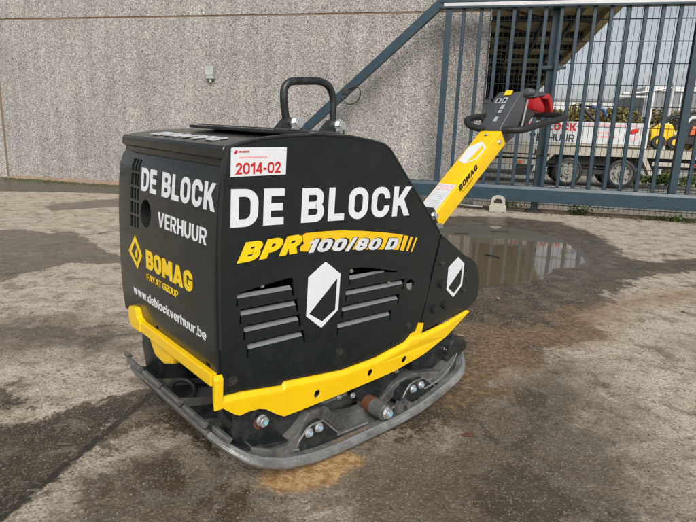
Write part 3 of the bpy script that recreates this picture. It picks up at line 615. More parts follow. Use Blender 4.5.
hlabel('print_mark', .768, .789, .090, .104, 'kblack', .001); hlabel('print_mark', .770, .792, .056, .068, 'kblack', .001)
tub('head_knob', [BAR((.858, .015, -.030)), BAR((.872, -.02, -.030)), BAR((.885, -.035, -.020))], [.018, .022, .016], 'headgrey', head, None, 14)
tub('control_rod', [BAR((.860, -.010, .005)), BAR((.735, -.010, .100))], .0055, 'steel', head, None, 8)
box('head_side', .74, .845, .004, .11, .02, .125, 'tdark', head, lambda p: BAR((p[0] + (p[2] - .02) * .6, p[1], p[2])), .006)
rp = smoothpts([(2.335, 1.640, 1.095), (2.355, 1.530, 1.082), (2.37, 1.440, 1.083), (2.43, 1.400, 1.090), (2.60, 1.388, 1.128), (2.745, 1.380, 1.155), (2.815, 1.405, 1.172), (2.85, 1.50, 1.185), (2.86, 1.60, 1.190), (2.83, 1.69, 1.188), (2.74, 1.735, 1.180), (2.56, 1.735, 1.160), (2.43, 1.725, 1.142), (2.365, 1.700, 1.125)], 5, True)
hr = tub('handle_ring', rp, .0165, 'rubber', M, PT, 12, True)
for y in (1.39, 1.705): tub('ring_strut', [PT((2.41, 1.535, 1.085)), PT((2.46, (1.535 + y) / 2, 1.09)), PT((2.50, y, 1.105 if y < 1.5 else 1.15))], .011, 'rubber', hr, None, 8)
stop = pris('stop_bar', [(2.665, 1.200), (2.675, 1.262), (2.72, 1.272), (2.775, 1.235), (2.80, 1.198), (2.77, 1.188)], 1.50, 1.60, 'redp', M, PT, .014, sm=True)
pris('stop_bar_guard', [(2.735, 1.262), (2.80, 1.292), (2.835, 1.265), (2.868, 1.195), (2.845, 1.190), (2.795, 1.262)], 1.49, 1.61, 'redp', stop, PT, .006)
pris('stop_bar_cap', [(2.67, 1.262), (2.69, 1.292), (2.75, 1.298), (2.80, 1.280), (2.72, 1.270)], 1.50, 1.60, 'headgrey', stop, PT, .005)
tub('throttle_lever', [PT(p) for p in smoothpts([(2.545, 1.60, 1.20), (2.56, 1.64, 1.205), (2.55, 1.665, 1.225), (2.525, 1.67, 1.250)], 4)], .006, 'castdark', head, None, 8)
tub('throttle_lever', [PT((2.55, 1.655, 1.215)), PT((2.575, 1.675, 1.225))], .008, 'castdark', head, None, 8)

# ---- base plate -----------------------------------------------------
def zb(x):
    P = [(.630, .160), (.650, .142), (.680, .118), (.706, .098), (.76, .066), (.826, .036), (.90, .017), (.961, .007), (1.05, .001), (1.334, .001), (1.45, .010), (1.561, .034), (1.63, .054), (1.684, .075), (1.73, .098), (1.765, .130), (1.795, .165)]
    for (a, c), (b, d) in zip(P, P[1:]):
        if x <= b: return c + (d - c) * (max(x, a) - a) / (b - a)
    return P[-1][1]
X0, X1, Y0, Y1, R0 = .640, 1.785, 1.137, 1.933, .115
half = []      # near half of the outline, front to rear
for k in range(12): y = 1.535 - (1.535 - (Y0 + R0)) * k / 12; half.append((X0, y, -1, 0))
for k in range(13): t = math.pi / 2 * k / 12; half.append((X0 + R0 - R0 * math.cos(t), Y0 + R0 - R0 * math.sin(t), -math.cos(t), -math.sin(t)))
for k in range(1, 40): half.append((X0 + R0 + (X1 - X0 - 2 * R0) * k / 40, Y0, 0, -1))
for k in range(13): t = math.pi / 2 * k / 12; half.append((X1 - R0 + R0 * math.sin(t), Y0 + R0 - R0 * math.cos(t), math.sin(t), -math.cos(t)))
for k in range(1, 13): y = Y0 + R0 + (1.535 - (Y0 + R0)) * k / 12; half.append((X1, y, 1, 0))
rings = [(.030, 0), (.012, .002), (.002, .010), (-.001, .016), (.003, .028), (.010, .036), (.013, .0375), (.034, .0405), (.037, .038), (.040, .030), (.060, .028)]
V, F = [], []; nh = len(half); nr = len(rings)
for s in (1, -1):
    for (x, y, nx, ny) in half:
        for d, z in rings:
            xx, yy = x - nx * d, y - ny * d
            if s < 0: yy = 3.07 - yy
            V.append((xx, yy, z + zb(xx if d < .03 else xx)))
id_ = lambda s, i, k: (s * nh + i) * nr + k
for s in (0, 1):
    for i in range(nh - 1):
        for k in range(nr - 1): F.append((id_(s, i, k), id_(s, i + 1, k), id_(s, i + 1, k + 1), id_(s, i, k + 1)))
for i in range(nh - 1):
    F.append((id_(0, i, 0), id_(0, i + 1, 0), id_(1, i + 1, 0), id_(1, i, 0)))
    F.append((id_(0, i, nr - 1), id_(0, i + 1, nr - 1), id_(1, i + 1, nr - 1), id_(1, i, nr - 1)))
me = mesh('base_plate', V, F, PT); bm = bmesh.new(); bm.from_mesh(me); bmesh.ops.remove_doubles(bm, verts=bm.verts, dist=.0008); bmesh.ops.dissolve_degenerate(bm, edges=bm.edges, dist=.0003)
bmesh.ops.recalc_face_normals(bm, faces=bm.faces); bm.to_mesh(me); bm.free()
plate = link('base_plate', shade(me, 35), 'cast', M); tag(plate)
# worn bright strip on the sole's rim and its painted edge highlight
def strip(name, i0, i1, prof_, mat, closed=True):
    V, F = [], []; m = len(prof_)
    for i in range(i0, i1 + 1):
        x, y, nx, ny = half[i]
        for d, z in prof_: xx = x - nx * d; V.append(PT((xx, y - ny * d, z + zb(xx))))
    for a in range(i1 - i0):
        for k in range(m): F.append((a * m + k, (a + 1) * m + k, (a + 1) * m + (k + 1) % m, a * m + (k + 1) % m))
    F.append(tuple(range(m))); F.append(tuple(range((i1 - i0) * m + m - 1, (i1 - i0) * m - 1, -1)))
    return link(name, shade(fixn(mesh(name, V, F)), 17), mat, plate)
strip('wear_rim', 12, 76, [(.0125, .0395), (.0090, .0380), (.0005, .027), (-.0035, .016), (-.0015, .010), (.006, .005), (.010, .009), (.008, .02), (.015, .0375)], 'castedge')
strip('worn_edge_highlight', 14, 76, [(.0135, .0410), (.0105, .0405), (.0055, .0345), (.0060, .0325), (.0110, .0370), (.0135, .0385)], 'edgehi')  # worn top edge, coloured brighter to read as a highlight in flat light
# front lip in separate cast pads
for a, b in ((1.150, 1.243), (1.262, 1.405), (1.425, 1.560), (1.580, 1.715), (1.735, 1.850), (1.868, 1.915)):
    xo = .0 if 1.25 < a < 1.8 else .012
    pris('lip_pad', [(.634 + xo, .190), (.6335 + xo, .202), (.637 + xo, .206), (.648 + xo, .2035), (.653 + xo, .198), (.640 + xo, .186)], a + .004, b - .004, 'cast', plate, PT, .002)
# inner trough wall and side pads
def wall(pts, mat, nm, y0=1.175, y1=1.235, bv=.003): return pris(nm, pts, y0, y1, mat, plate, PT, bv)
wall([(.862, .040), (.935, .122), (.955, .128), (.998, .127), (1.062, .060), (1.062, .030), (.862, .030)], 'castdark', 'side_pad', 1.172, 1.27)
wall([(1.380, .060), (1.384, .094), (1.415, .126), (1.435, .132), (1.492, .132), (1.566, .078), (1.566, .05)], 'castdark', 'side_pad', 1.172, 1.27)
tub('pad_edge', [(.864, 1.172, .050), (.935, 1.172, .124), (.955, 1.172, .130), (.998, 1.172, .129), (1.066, 1.172, .060)], .0035, 'castedge', plate, PT, 8)
tub('pad_edge', [(1.380, 1.172, .080), (1.386, 1.172, .096), (1.415, 1.172, .128), (1.435, 1.172, .134), (1.492, 1.172, .134), (1.568, 1.172, .078)], .0035, 'castedge', plate, PT, 8)
for p in ((.940, .1075), (.980, .1115), (1.4325, .1070), (1.4780, .1100)):
    bolt(B_hex, PT((p[0], 1.1715, p[1])), plate)
    o = bolt(bolt_mesh(.006, .0012, 1.0), PT((p[0] + .002, 1.1600, p[1] - .001)), plate); o.name = 'bolt_mark'; o.data.materials.append(MT['zincblue'])
pris('ledge_scrape', [(.90, 1.1525), (1.05, 1.1515), (1.20, 1.1525), (1.20, 1.166), (1.06, 1.168), (.91, 1.165)], .0412, .0418, 'rustdust', plate, PT, 0, 2)
# sloped ribs running from the rim up to the mounts
def rib(pts, w_, mat='cast', nm='rib'):
    V, F = [], []
    for (x, y, z), hw in zip(pts, w_ if isinstance(w_, list) else [w_] * len(pts)): V += [(x, y - hw, z), (x, y + hw, z), (x, y + hw, z - .05), (x, y - hw, z - .05)]
    for i in range(len(pts) - 1):
        for k in range(4): F.append((i * 4 + k, (i + 1) * 4 + k, (i + 1) * 4 + (k + 1) % 4, i * 4 + (k + 1) % 4))
    F += [(0, 1, 2, 3), tuple(range(len(V) - 1, len(V) - 5, -1))]
    return link(nm, bevel(fixn(mesh(nm, V, F, PT)), .004, 2, 30), mat, plate)
rib([(.735, 1.205, .135), (.80, 1.195, .105), (.862, 1.19, .098), (.90, 1.20, .120), (.96, 1.235, .158), (1.04, 1.25, .150), (1.10, 1.25, .085), (1.20, 1.25, .065), (1.33, 1.25, .075), (1.39, 1.25, .125), (1.46, 1.24, .150), (1.54, 1.22, .140), (1.60, 1.20, .128), (1.66, 1.20, .150), (1.715, 1.21, .185)], [.030, .030, .025, .03, .04, .04, .03, .02, .02, .03, .04, .035, .028, .025, .02])
for a in ([(1.060, 1.160, .048), (1.20, 1.160, .042)], [(1.29, 1.160, .046), (1.38, 1.165, .062)]):
    tub('groove_edge', [(x, y + .012, z + zb(x) + .006) for x, y, z in a], .004, 'castedge', plate, PT, 6)
tub('groove_edge', [(.76, 1.178, .118), (.83, 1.172, .083), (.90, 1.168, .066)], .004, 'castedge', plate, PT, 6)
tub('groove_edge', smoothpts([(1.500, 1.172, .085), (1.60, 1.170, .104), (1.69, 1.180, .150), (1.745, 1.20, .205)], 4), .004, 'castedge', plate, PT, 6)
tub('groove_edge', smoothpts([(1.520, 1.182, .100), (1.61, 1.186, .122), (1.69, 1.196, .165), (1.735, 1.215, .212)], 4), .003, 'castedge', plate, PT, 6)
for x in (1.330, 1.362): pris('gusset', [(x, .045), (x + .008, .095), (x + .055, .060), (x + .058, .045)], 1.150, 1.168 if x < 1.35 else 1.172, 'cast', plate, PT, .002)
# rear lip block
pris('rear_lip', [(1.655, .150), (1.665, .215), (1.690, .238), (1.760, .226), (1.785, .205), (1.780, .180), (1.72, .150)], 1.185, 1.885, 'castdark', plate, PT, .008)
# exciter
ex = pris('exciter_housing', [(.98, .05), (1.00, .19), (1.04, .235), (1.44, .235), (1.48, .19), (1.50, .05)], 1.30, 1.77, 'cast', M, PT, .015)
pris('cover_plate', [(1.015, .118), (1.022, .165), (1.19, .175), (1.185, .120)], 1.262, 1.30, 'steel', ex, PT, .005)
pris('cover_plate', [(1.195, .125), (1.245, .078), (1.255, .072), (1.425, .086), (1.430, .185), (1.205, .185)], 1.240, 1.30, 'castdark', ex, PT, .004)
for p in ((1.186, 1.238, .131), (1.370, 1.238, .095), (1.408, 1.238, .163), (1.040, 1.260, .127), (1.142, 1.260, .130)): bolt(B_small, PT(p), ex)
# drive shaft tube
v, f = tube([PT((1.262, 1.142, .078)), PT((1.264, 1.148, .078)), PT((1.264, 1.20, .078)), PT((1.264, 1.262, .078))], [.026, .030, .030, .030], 20)
sh = link('shaft_tube', shade(fixn(mesh('shaft_tube', v, f))), 'cast', M)
v, f = tube([PT((1.264, 1.205, .078)), PT((1.264, 1.245, .078))], [.0312, .0312], 20); link('shaft_band', shade(fixn(mesh('shaft_band', v, f))), 'rust', sh)
v, f = tube([PT((1.264, 1.262, .078)), PT((1.264, 1.40, .085))], [.022, .022], 16); link('shaft_core', shade(fixn(mesh('shaft_core', v, f))), 'rust', sh)
b_ = bolt(bolt_mesh(.0165, .017, 1.3), PT((1.264, 1.143, .079)), sh); b_.data.materials.append(MT['zinc'])
o = bolt(bolt_mesh(.009, .0012, 1.0), PT((1.266, 1.1245, .078)), sh); o.name = 'bolt_mark'; o.data.materials.append(MT['zincblue'])
# mounts
def mount(pts, x, z, y0=1.222, y1=1.262):
    m_ = pris('mount_bracket', pts, y0, y1, 'castdark', M, PT, .010, sm=True)
    bolt(B_hex, PT((x, y0 - .004, z)), m_); return m_
m_ = pris('mount_bracket', [(.700, .262), (.692, .19), (.697, .15), (.720, .122), (.77, .096), (.83, .088), (.905, .100), (.940, .150), (.940, .262)], 1.215, 1.262, 'castdark', M, PT, .012, sm=True)
v, f = tube([PT((.784, 1.212, .178)), PT((.784, 1.235, .178))], [.019, .019], 20); link('bolt_recess', shade(fixn(mesh('bolt_recess', v, f))), 'rust', m_)
b_ = bolt(bolt_mesh(.0165, .018, 1.1), PT((.787, 1.205, .190)), m_); b_.data.materials.append(MT['zinc'])
o = bolt(bolt_mesh(.007, .0012, 1.0), PT((.792, 1.1855, .187)), m_); o.name = 'bolt_mark'; o.data.materials.append(MT['zincblue'])
m_ = pris('mount_bracket', [(1.440, .27), (1.470, .19), (1.475, .150), (1.52, .120), (1.60, .112), (1.66, .120), (1.705, .155), (1.725, .27)], 1.215, 1.262, 'castdark', M, PT, .012, sm=True)
b_ = bolt(bolt_mesh(.011, .014, 1.1), PT((1.672, 1.213, .196)), m_); b_.data.materials.append(MT['zinc'])
for (x, y) in ((.83, 1.33), (.80, 1.78), (1.60, 1.31), (1.60, 1.80)):
    v, f = tube([PT((x, y, z)) for z in (.05, .07, .16, .25, .30)], [.085, .088, .066, .088, .085], 24)
    link('rubber_buffer', shade(fixn(mesh('rubber_buffer', v, f))), 'rubber', M)
pris('buffer_bracket', [(.72, .09), (.705, .22), (.71, .33), (.86, .33), (.90, .09)], 1.76, 1.90, 'castdark', M, PT, .02, sm=True)
box('chassis', .86, 1.66, 1.25, 1.83, .235, .33, 'tdark', M, PT, .01)
# curved drain arm behind the near front bracket
tub('hose', smoothpts([(.70, 1.235, .33), (.672, 1.225, .29), (.668, 1.222, .24), (.690, 1.222, .20)], 5), [.012] * 16, 'rubber', M, PT, 10)
# tow eye on the front of the plate
tub('tow_eye', [(.715 - .028 * math.cos(t), 1.571 + .030 * math.cos(t), .166 + .037 * math.sin(t)) for t in [2 * math.pi * k / 28 for k in range(28)]], .0095, 'rubber', plate, PT, 10, True)
box('front_web', .70, .95, 1.18, 1.89, .05, .085, 'castdark', plate, lambda p: PT((p[0], p[1], p[2] + max(0, .86 - p[0]) * .35)), .004)
for y in (1.33, 1.50, 1.68): box('web_rib', .672, .92, y - .006, y + .006, .06, .105, 'cast', plate, lambda p: PT((p[0], p[1], p[2] + max(0, .86 - p[0]) * .38)), .002)

# ============================================================ GROUND
PG = dict(
    WATER=[(0.34, 5.74), (0.863, 6.418), (1.277, 6.678), (1.594, 6.97), (1.971, 6.893), (2.337, 6.618), (2.5, 6.221), (2.479, 5.656), (2.352, 5.068), (2.238, 4.744), (2.022, 4.511), (1.824, 4.405), (1.607, 4.132), (1.331, 3.966), (1.145, 3.85), (0.865, 3.594), (0.483, 3.351), (0.244, 3.831)],
    WETR=[(0.134, 6.722), (1.376, 7.632), (2.205, 7.759), (2.975, 7.465), (3.028, 6.338), (2.709, 5.042), (2.917, 4.861), (3.454, 5.176), (3.587, 5.02), (3.282, 4.569), (3.046, 4.531), (2.541, 4.345), (2.026, 3.81), (1.746, 3.404), (1.415, 3.06), (1.42, 2.806), (1.101, 2.556), (0.689, 2.17), (0.496, 1.887), (0.344, 1.664), (0.134, 1.649), (0.088, 3.298)],
    WETR2=[(0.204, 1.654), (0.425, 1.921), (0.796, 2.231), (0.996, 2.281), (0.993, 2.053), (0.95, 1.774), (0.838, 1.284), (0.558, 1.133), (-0.016, 1.104), (-0.031, 1.468), (0.098, 1.586)],
    WETL=[(-3.796, 5.222), (-3.501, 5.23), (-3.315, 5.337), (-2.983, 5.112), (-2.847, 5.323), (-2.503, 4.996), (-2.269, 4.644), (-1.824, 4.223), (-1.744, 4.089), (-1.956, 3.982), (-2.166, 4.015), (-2.242, 3.739), (-2.308, 3.391), (-2.425, 3.274)],
    WETL2=[(-4.089, 7.066), (-3.818, 7.911), (-3.466, 8.329), (-3.083, 7.395), (-3.542, 6.913), (-3.782, 6.635)],
    WETL3=[(-1.264, 1.625), (-1.09, 1.678), (-0.998, 1.77), (-0.913, 1.822), (-0.817, 1.963), (-0.728, 1.998), (-0.61, 1.946), (-0.623, 1.862), (-0.779, 1.772), (-0.802, 1.62), (-0.806, 1.524), (-0.833, 1.368), (-0.866, 1.277), (-0.853, 1.191), (-0.867, 1.061)],
    WETL4=[(-0.892, 1.778), (-0.772, 1.95), (-0.511, 1.735), (-0.378, 1.554), (-0.403, 1.524), (-0.508, 1.604), (-0.623, 1.692), (-0.708, 1.686), (-0.747, 1.612), (-0.796, 1.536)],
    STAINB=[(-0.58, 1.453), (-0.555, 1.497), (-0.508, 1.478), (-0.471, 1.4), (-0.479, 1.334), (-0.529, 1.363)],
    ORANGE=[(-0.26, 1.443), (-0.126, 1.482), (0.015, 1.569), (0.07, 1.527), (0.016, 1.445), (-0.057, 1.378), (-0.142, 1.355), (-0.228, 1.382)],
    SAND=[(0.695, 2.806), (1.274, 3.007), (1.459, 2.891), (1.294, 2.644), (0.995, 2.545), (0.796, 2.231), (0.572, 2.045), (0.432, 1.964), (0.406, 2.049)],
    SAND2=[(1.366, 3.249), (2.097, 3.663), (2.646, 3.898), (2.5, 3.668), (1.963, 3.41), (1.459, 2.891), (1.253, 2.952)],
    DRYR=[(1.239, 2.543), (1.657, 2.832), (2.363, 3.211), (1.366, 1.736), (1.32, 1.801), (1.183, 1.863), (1.103, 2.018), (1.102, 2.258)],
    STAINR=[(1.573, 2.673), (1.995, 2.869), (2.032, 2.721), (1.778, 2.494), (1.552, 2.448)],
    STAINL=[(-1.388, 1.856), (-1.368, 1.943), (-1.146, 1.835), (-1.139, 1.759), (-1.289, 1.711)],
    BASE=[(-7.744, 10.545), (-5.979, 10.949), (-4.59, 10.587), (-3.288, 10.247), (-2.853, 8.879), (-4.813, 8.784), (-6.182, 8.384)],
    CRACK=[(-0.737, 1.988), (-0.801, 1.633), (-0.882, 1.227), (-0.922, 1.041)],
    DAMPL=[(-0.778, 1.195), (-0.697, 1.425), (-0.639, 1.595), (-0.347, 1.489), (-0.114, 1.356), (0.009, 1.105), (-0.798, 1.065)],
    DAMPM=[(-1.892, 2.591), (-1.694, 2.694), (-1.45, 2.69), (-1.169, 2.597), (-1.014, 2.405), (-1.193, 2.324), (-1.358, 2.37), (-1.488, 2.271), (-1.676, 2.276)]
)
def axis(lo, hi, st, far_lo, far_hi):
    a = list(np.arange(lo, hi, st)); s = st; x = lo
    L = []
    while x > far_lo: s *= 1.35; x -= s; L.append(x)
    R = []; s = st; x = a[-1]
    while x < far_hi: s *= 1.35; x += s; R.append(x)
    return np.array(L[::-1] + a + R)
gx = axis(-3.2, 3.6, .028, -220, 220); gy = axis(.9, 8.2, .028, -40, 420)
GXX, GYY = np.meshgrid(gx, gy); gp = np.stack([GXX.ravel(), GYY.ravel()], 1)
def sdf(poly):
    """positive inside"""
    P = np.array(poly, float); d = np.full(len(gp), 1e9); ins = np.zeros(len(gp), bool)
    for i in range(len(P)):
        a, b = P[i], P[(i + 1) % len(P)]; e = b - a; q = gp - a
        t = np.clip((q @ e) / (e @ e), 0, 1); d = np.minimum(d, np.hypot(*(q - t[:, None] * e).T))
        c = ((a[1] > gp[:, 1]) != (b[1] > gp[:, 1])) & (gp[:, 0] < (b[0] - a[0]) * (gp[:, 1] - a[1]) / (b[1] - a[1] + 1e-12) + a[0]); ins ^= c
    return np.where(ins, d, -d)
def uni(names, soft):
    v = np.max([sdf(PG[n]) for n in names], 0); return np.clip(v / soft, -1, 1)
def vnoise(s, seed):
    r = np.random.RandomState(seed); T = r.rand(64, 64); u = gp * s; i = np.floor(u).astype(int); f = u - i; f = f * f * (3 - 2 * f)
    g = lambda a, b: T[(i[:, 0] + a) % 64, (i[:, 1] + b) % 64]
    return (g(0, 0) * (1 - f[:, 0]) + g(1, 0) * f[:, 0]) * (1 - f[:, 1]) + (g(0, 1) * (1 - f[:, 0]) + g(1, 1) * f[:, 0]) * f[:, 1] - .5
near = np.exp(-np.maximum(0, np.hypot(gp[:, 0], gp[:, 1] - 4) - 6) / 4)
water_s = sdf(PG['WATER'])
dep = lambda s, w_: np.clip(s / w_, 0, 1) ** .7
hz = (vnoise(1.3, 1) * .006 + vnoise(4, 2) * .003 + vnoise(14, 3) * .0012) * near
flat = np.clip((np.hypot(gp[:, 0] + .0, gp[:, 1] - 2.0) - 1.2) / .5, 0, 1)
hz = hz * flat - .016 * dep(water_s + .05, .35)
film = np.maximum(sdf(PG['WETL']), sdf(PG['WETL2']))
ck = np.array(PG['CRACK']); cd_ = np.full(len(gp), 9.)
for a, b in zip(ck, ck[1:]):
    e = b - a; q = gp - a; t = np.clip((q @ e) / (e @ e), 0, 1); cd_ = np.minimum(cd_, np.hypot(*(q - t[:, None] * e).T))
nx_, ny_ = len(gx), len(gy)
me = bpy.data.meshes.new('ground')
idx = np.arange(nx_ * ny_).reshape(ny_, nx_); q = np.stack([idx[:-1, :-1], idx[:-1, 1:], idx[1:, 1:], idx[1:, :-1]], -1).reshape(-1, 4)
me.vertices.add(len(gp)); me.vertices.foreach_set('co', np.column_stack([gp, hz]).ravel())
me.loops.add(q.size); me.loops.foreach_set('vertex_index', q.ravel()); me.polygons.add(len(q))
me.polygons.foreach_set('loop_start', np.arange(0, q.size, 4)); me.polygons.foreach_set('loop_total', np.full(len(q), 4)); me.update(calc_edges=True)
me.polygons.foreach_set('use_smooth', np.ones(len(q), bool))
def attr(nm, v): a = me.attributes.new(nm, 'FLOAT', 'POINT'); a.data.foreach_set('value', np.asarray(v, np.float32))
attr('wet', np.maximum(uni(['WETR'], .30), uni(['WETL', 'WETL2', 'WETL3', 'WETL4', 'STAINB', 'STAINR', 'STAINL', 'BASE'], .12)))
attr('pool', np.clip(water_s / .12, -1, 1))
attr('film', np.clip(film / .15, -1, 1)); attr('rough', uni(['WETL3'], .12)); attr('damp', np.maximum(uni(['WETR2'], .40), uni(['DAMPL', 'DAMPM'], .22) * .75 - .25))
attr('sand', uni(['SAND', 'SAND2'], .3)); attr('orange', uni(['ORANGE'], .08)); attr('dry', uni(['DRYR'], .25)); attr('moss', uni(['BASE'], .25))
attr('crack', np.clip(1 - cd_ / .045, 0, 1))
attr('yard', np.clip(((rz(-AW)[:2, :2] @ gp.T)[1] - 10.2) / .4, -1, 1))
def ground_mat():
    m, n, l, b = new_mat('yard_surface')
    tc = N(n, 'ShaderNodeTexCoord'); O = tc.outputs['Object']
    def noise(s, d=8, r=.6, dist=0):
        a = N(n, 'ShaderNodeTexNoise'); a.inputs['Scale'].default_value = s; a.inputs['Detail'].default_value = d; a.inputs['Roughness'].default_value = r; a.inputs['Distortion'].default_value = dist
        l.new(O, a.inputs['Vector']); return a.outputs['Fac']
    def mr(x, a, b_, c=0, d=1, sm=True):
        q = N(n, 'ShaderNodeMapRange'); q.interpolation_type = 'SMOOTHSTEP' if sm else 'LINEAR'
        for i, t in zip((1, 2, 3, 4), (a, b_, c, d)): q.inputs[i].default_value = t
        l.new(x, q.inputs[0]); return q.outputs[0]
    def ma(op, x, y):
        q = N(n, 'ShaderNodeMath', operation=op)
        for i, t in enumerate((x, y)):
            if isinstance(t, (int, float)): q.inputs[i].default_value = t
            else: l.new(t, q.inputs[i])
        return q.outputs[0]
    def at(nm): a = N(n, 'ShaderNodeAttribute'); a.attribute_name = nm; return a.outputs['Fac']
    def mix(f, a, b_, bt='MIX'):
        q = N(n, 'ShaderNodeMix'); q.data_type = 'RGBA'; q.blend_type = bt
        for i, t in ((0, f), (6, a), (7, b_)):
            if isinstance(t, tuple): q.inputs[i].default_value = (*t, 1)
            elif isinstance(t, (int, float)): q.inputs[i].default_value = t
            else: l.new(t, q.inputs[i])
        return q.outputs[2]
    big = noise(.9, 9, .6, .3); mid = noise(4.5, 12, .70, .4); fine = noise(38, 8, .72); fin2 = noise(150, 4, .7); crst = noise(7.5, 14, .74, .6); brn = noise(2.4, 14, .72, .8)
    edge = ma('MULTIPLY', ma('SUBTRACT', mid, .5), 3.6); edge2 = ma('MULTIPLY', ma('SUBTRACT', fine, .5), 1.2)
    def mask(nm, w_=.22, k=1.):
        return mr(ma('ADD', at(nm), ma('MULTIPLY', ma('ADD', edge, edge2), k)), -w_, w_)
    v = N(n, 'ShaderNodeTexVoronoi'); v.inputs['Scale'].default_value = 95; l.new(O, v.inputs['Vector'])
    sv = N(n, 'ShaderNodeSeparateColor'); l.new(v.outputs['Color'], sv.inputs[0])
    v3 = N(n, 'ShaderNodeTexVoronoi'); v3.inputs['Scale'].default_value = 210; l.new(O, v3.inputs['Vector'])
    s3 = N(n, 'ShaderNodeSeparateColor'); l.new(v3.outputs['Color'], s3.inputs[0])
    damp = at('damp'); dryM = mask('dry', .4, .6)
    wetA = mask('wet', .10, .75)
    # small damp hollows everywhere, more of them in the damp foreground
    sh_ = ma('ADD', ma('MULTIPLY', ma('MAXIMUM', damp, -.4), .06), ma('MULTIPLY', at('wet'), .02))
    patch = mr(ma('ADD', ma('ADD', brn, ma('MULTIPLY', ma('SUBTRACT', fine, .5), .12)), sh_), .550, .575)
    wet = ma('MAXIMUM', wetA, ma('MULTIPLY', patch, .72)); wet = ma('MULTIPLY', wet, ma('SUBTRACT', 1., ma('MULTIPLY', dryM, .8)))
    # dry concrete: tan laitance, broken pale crust, worn dark spots
    r1 = ramp(n, [(.34, (.21, .168, .122)), (.45, (.32, .268, .205)), (.54, (.42, .36, .285)), (.66, (.52, .46, .375))]); l.new(mid, r1.inputs[0])
    dry = mix(ma('MULTIPLY', mr(crst, .50, .545), .42), r1.outputs[0], (.53, .485, .42))
    dry = mix(ma('MULTIPLY', mr(crst, .455, .405), .45), dry, (.135, .105, .075))
    dry = mix(.75, dry, mr(s3.outputs[0], 0, 1, .50, 1.42, False), 'MULTIPLY')
    dry = mix(ma('MULTIPLY', mr(sv.outputs[1], .90, .97), .6), dry, (.06, .05, .04))
    # wet: dark brown binder with stones showing
    r2 = ramp(n, [(.36, (.024, .017, .011)), (.5, (.056, .039, .023)), (.64, (.110, .078, .044))]); l.new(mid, r2.inputs[0])
    stone = mr(sv.outputs[0], .72, .95); stone2 = mr(s3.outputs[1], .82, .97)
    wc = mix(ma('MULTIPLY', stone, .40), r2.outputs[0], (.17, .14, .10)); wc = mix(ma('MULTIPLY', stone2, .6), wc, (.33, .30, .25))
    rg = mask('rough', .3, .5)
    wc = mix(ma('MULTIPLY', rg, .45), wc, mix(mr(v.outputs['Distance'], .1, .55), (.12, .10, .08), (.018, .014, .010)))
    dust = mr(ma('ADD', crst, ma('MULTIPLY', ma('SUBTRACT', fine, .5), .2)), .53, .57)      # pale film drying out on the wet parts
    wc = mix(ma('MULTIPLY', dust, .42), wc, (.21, .175, .13))
    c = mix(wet, dry, wc)
    c = mix(ma('MULTIPLY', mr(ma('ADD', damp, ma('MULTIPLY', edge, 1.2)), -1.0, .35), .84), c, mix(stone2, (.058, .043, .027), (.165, .14, .105)))
    c = mix(ma('MULTIPLY', mask('sand', .5, .8), .70), c, mix(mr(fine, .4, .65), (.13, .075, .028), (.33, .225, .115)))
    c = mix(ma('MULTIPLY', mask('orange', .3, .8), .8), c, mix(mr(fine, .42, .58), (.30, .155, .04), (.50, .33, .15)))
    c = mix(ma('MULTIPLY', mask('moss', .3, .6), .8), c, mix(mr(fine, .4, .6), (.014, .012, .007), (.04, .040, .012)))
    ck_ = mr(ma('ADD', at('crack'), ma('MULTIPLY', ma('SUBTRACT', fine, .5), .9)), .62, .80)
    c = mix(ma('MULTIPLY', ck_, .9), c, (.018, .014, .01))
    pool = mr(at('pool'), -.1, .25)
    c = mix(ma('MULTIPLY', pool, .7), c, (.070, .047, .022))
    yd = mr(at('yard'), -.2, .2); c = mix(yd, c, mix(mr(big, .4, .6), (.36, .35, .32), (.22, .21, .17)))
    l.new(c, b.inputs['Base Color'])
    ro = ma('ADD', ma('MULTIPLY', wet, -.56), .80); ro = ma('ADD', ro, ma('MULTIPLY', ma('SUBTRACT', fine, .5), .5)); ro = ma('SUBTRACT', ro, ma('MULTIPLY', mr(damp, -.6, .6), .16)); ro = ma('SUBTRACT', ro, ma('MULTIPLY', mr(at('film'), -.3, .5), .30)); ro = ma('MAXIMUM', ro, .07)
    l.new(ro, b.inputs['Roughness']); b.inputs['Specular IOR Level'].default_value = .42
    h = ma('ADD', ma('MULTIPLY', fine, .55), ma('MULTIPLY', fin2, .30)); h = ma('ADD', h, ma('MULTIPLY', ma('MULTIPLY', v.outputs['Distance'], -.8), ma('ADD', .45, ma('MULTIPLY', rg, .7))))
    h = ma('ADD', h, ma('MULTIPLY', crst, 1.8)); h = ma('SUBTRACT', h, ma('MULTIPLY', ck_, 2.))
    u = N(n, 'ShaderNodeBump'); u.inputs['Distance'].default_value = .007; l.new(mr(at('pool'), -.1, .3, .75, .15), u.inputs['Strength']); l.new(h, u.inputs['Height']); l.new(u.outputs[0], b.inputs['Normal'])
    return m
tag(link('ground', me, ground_mat()), kind='structure')

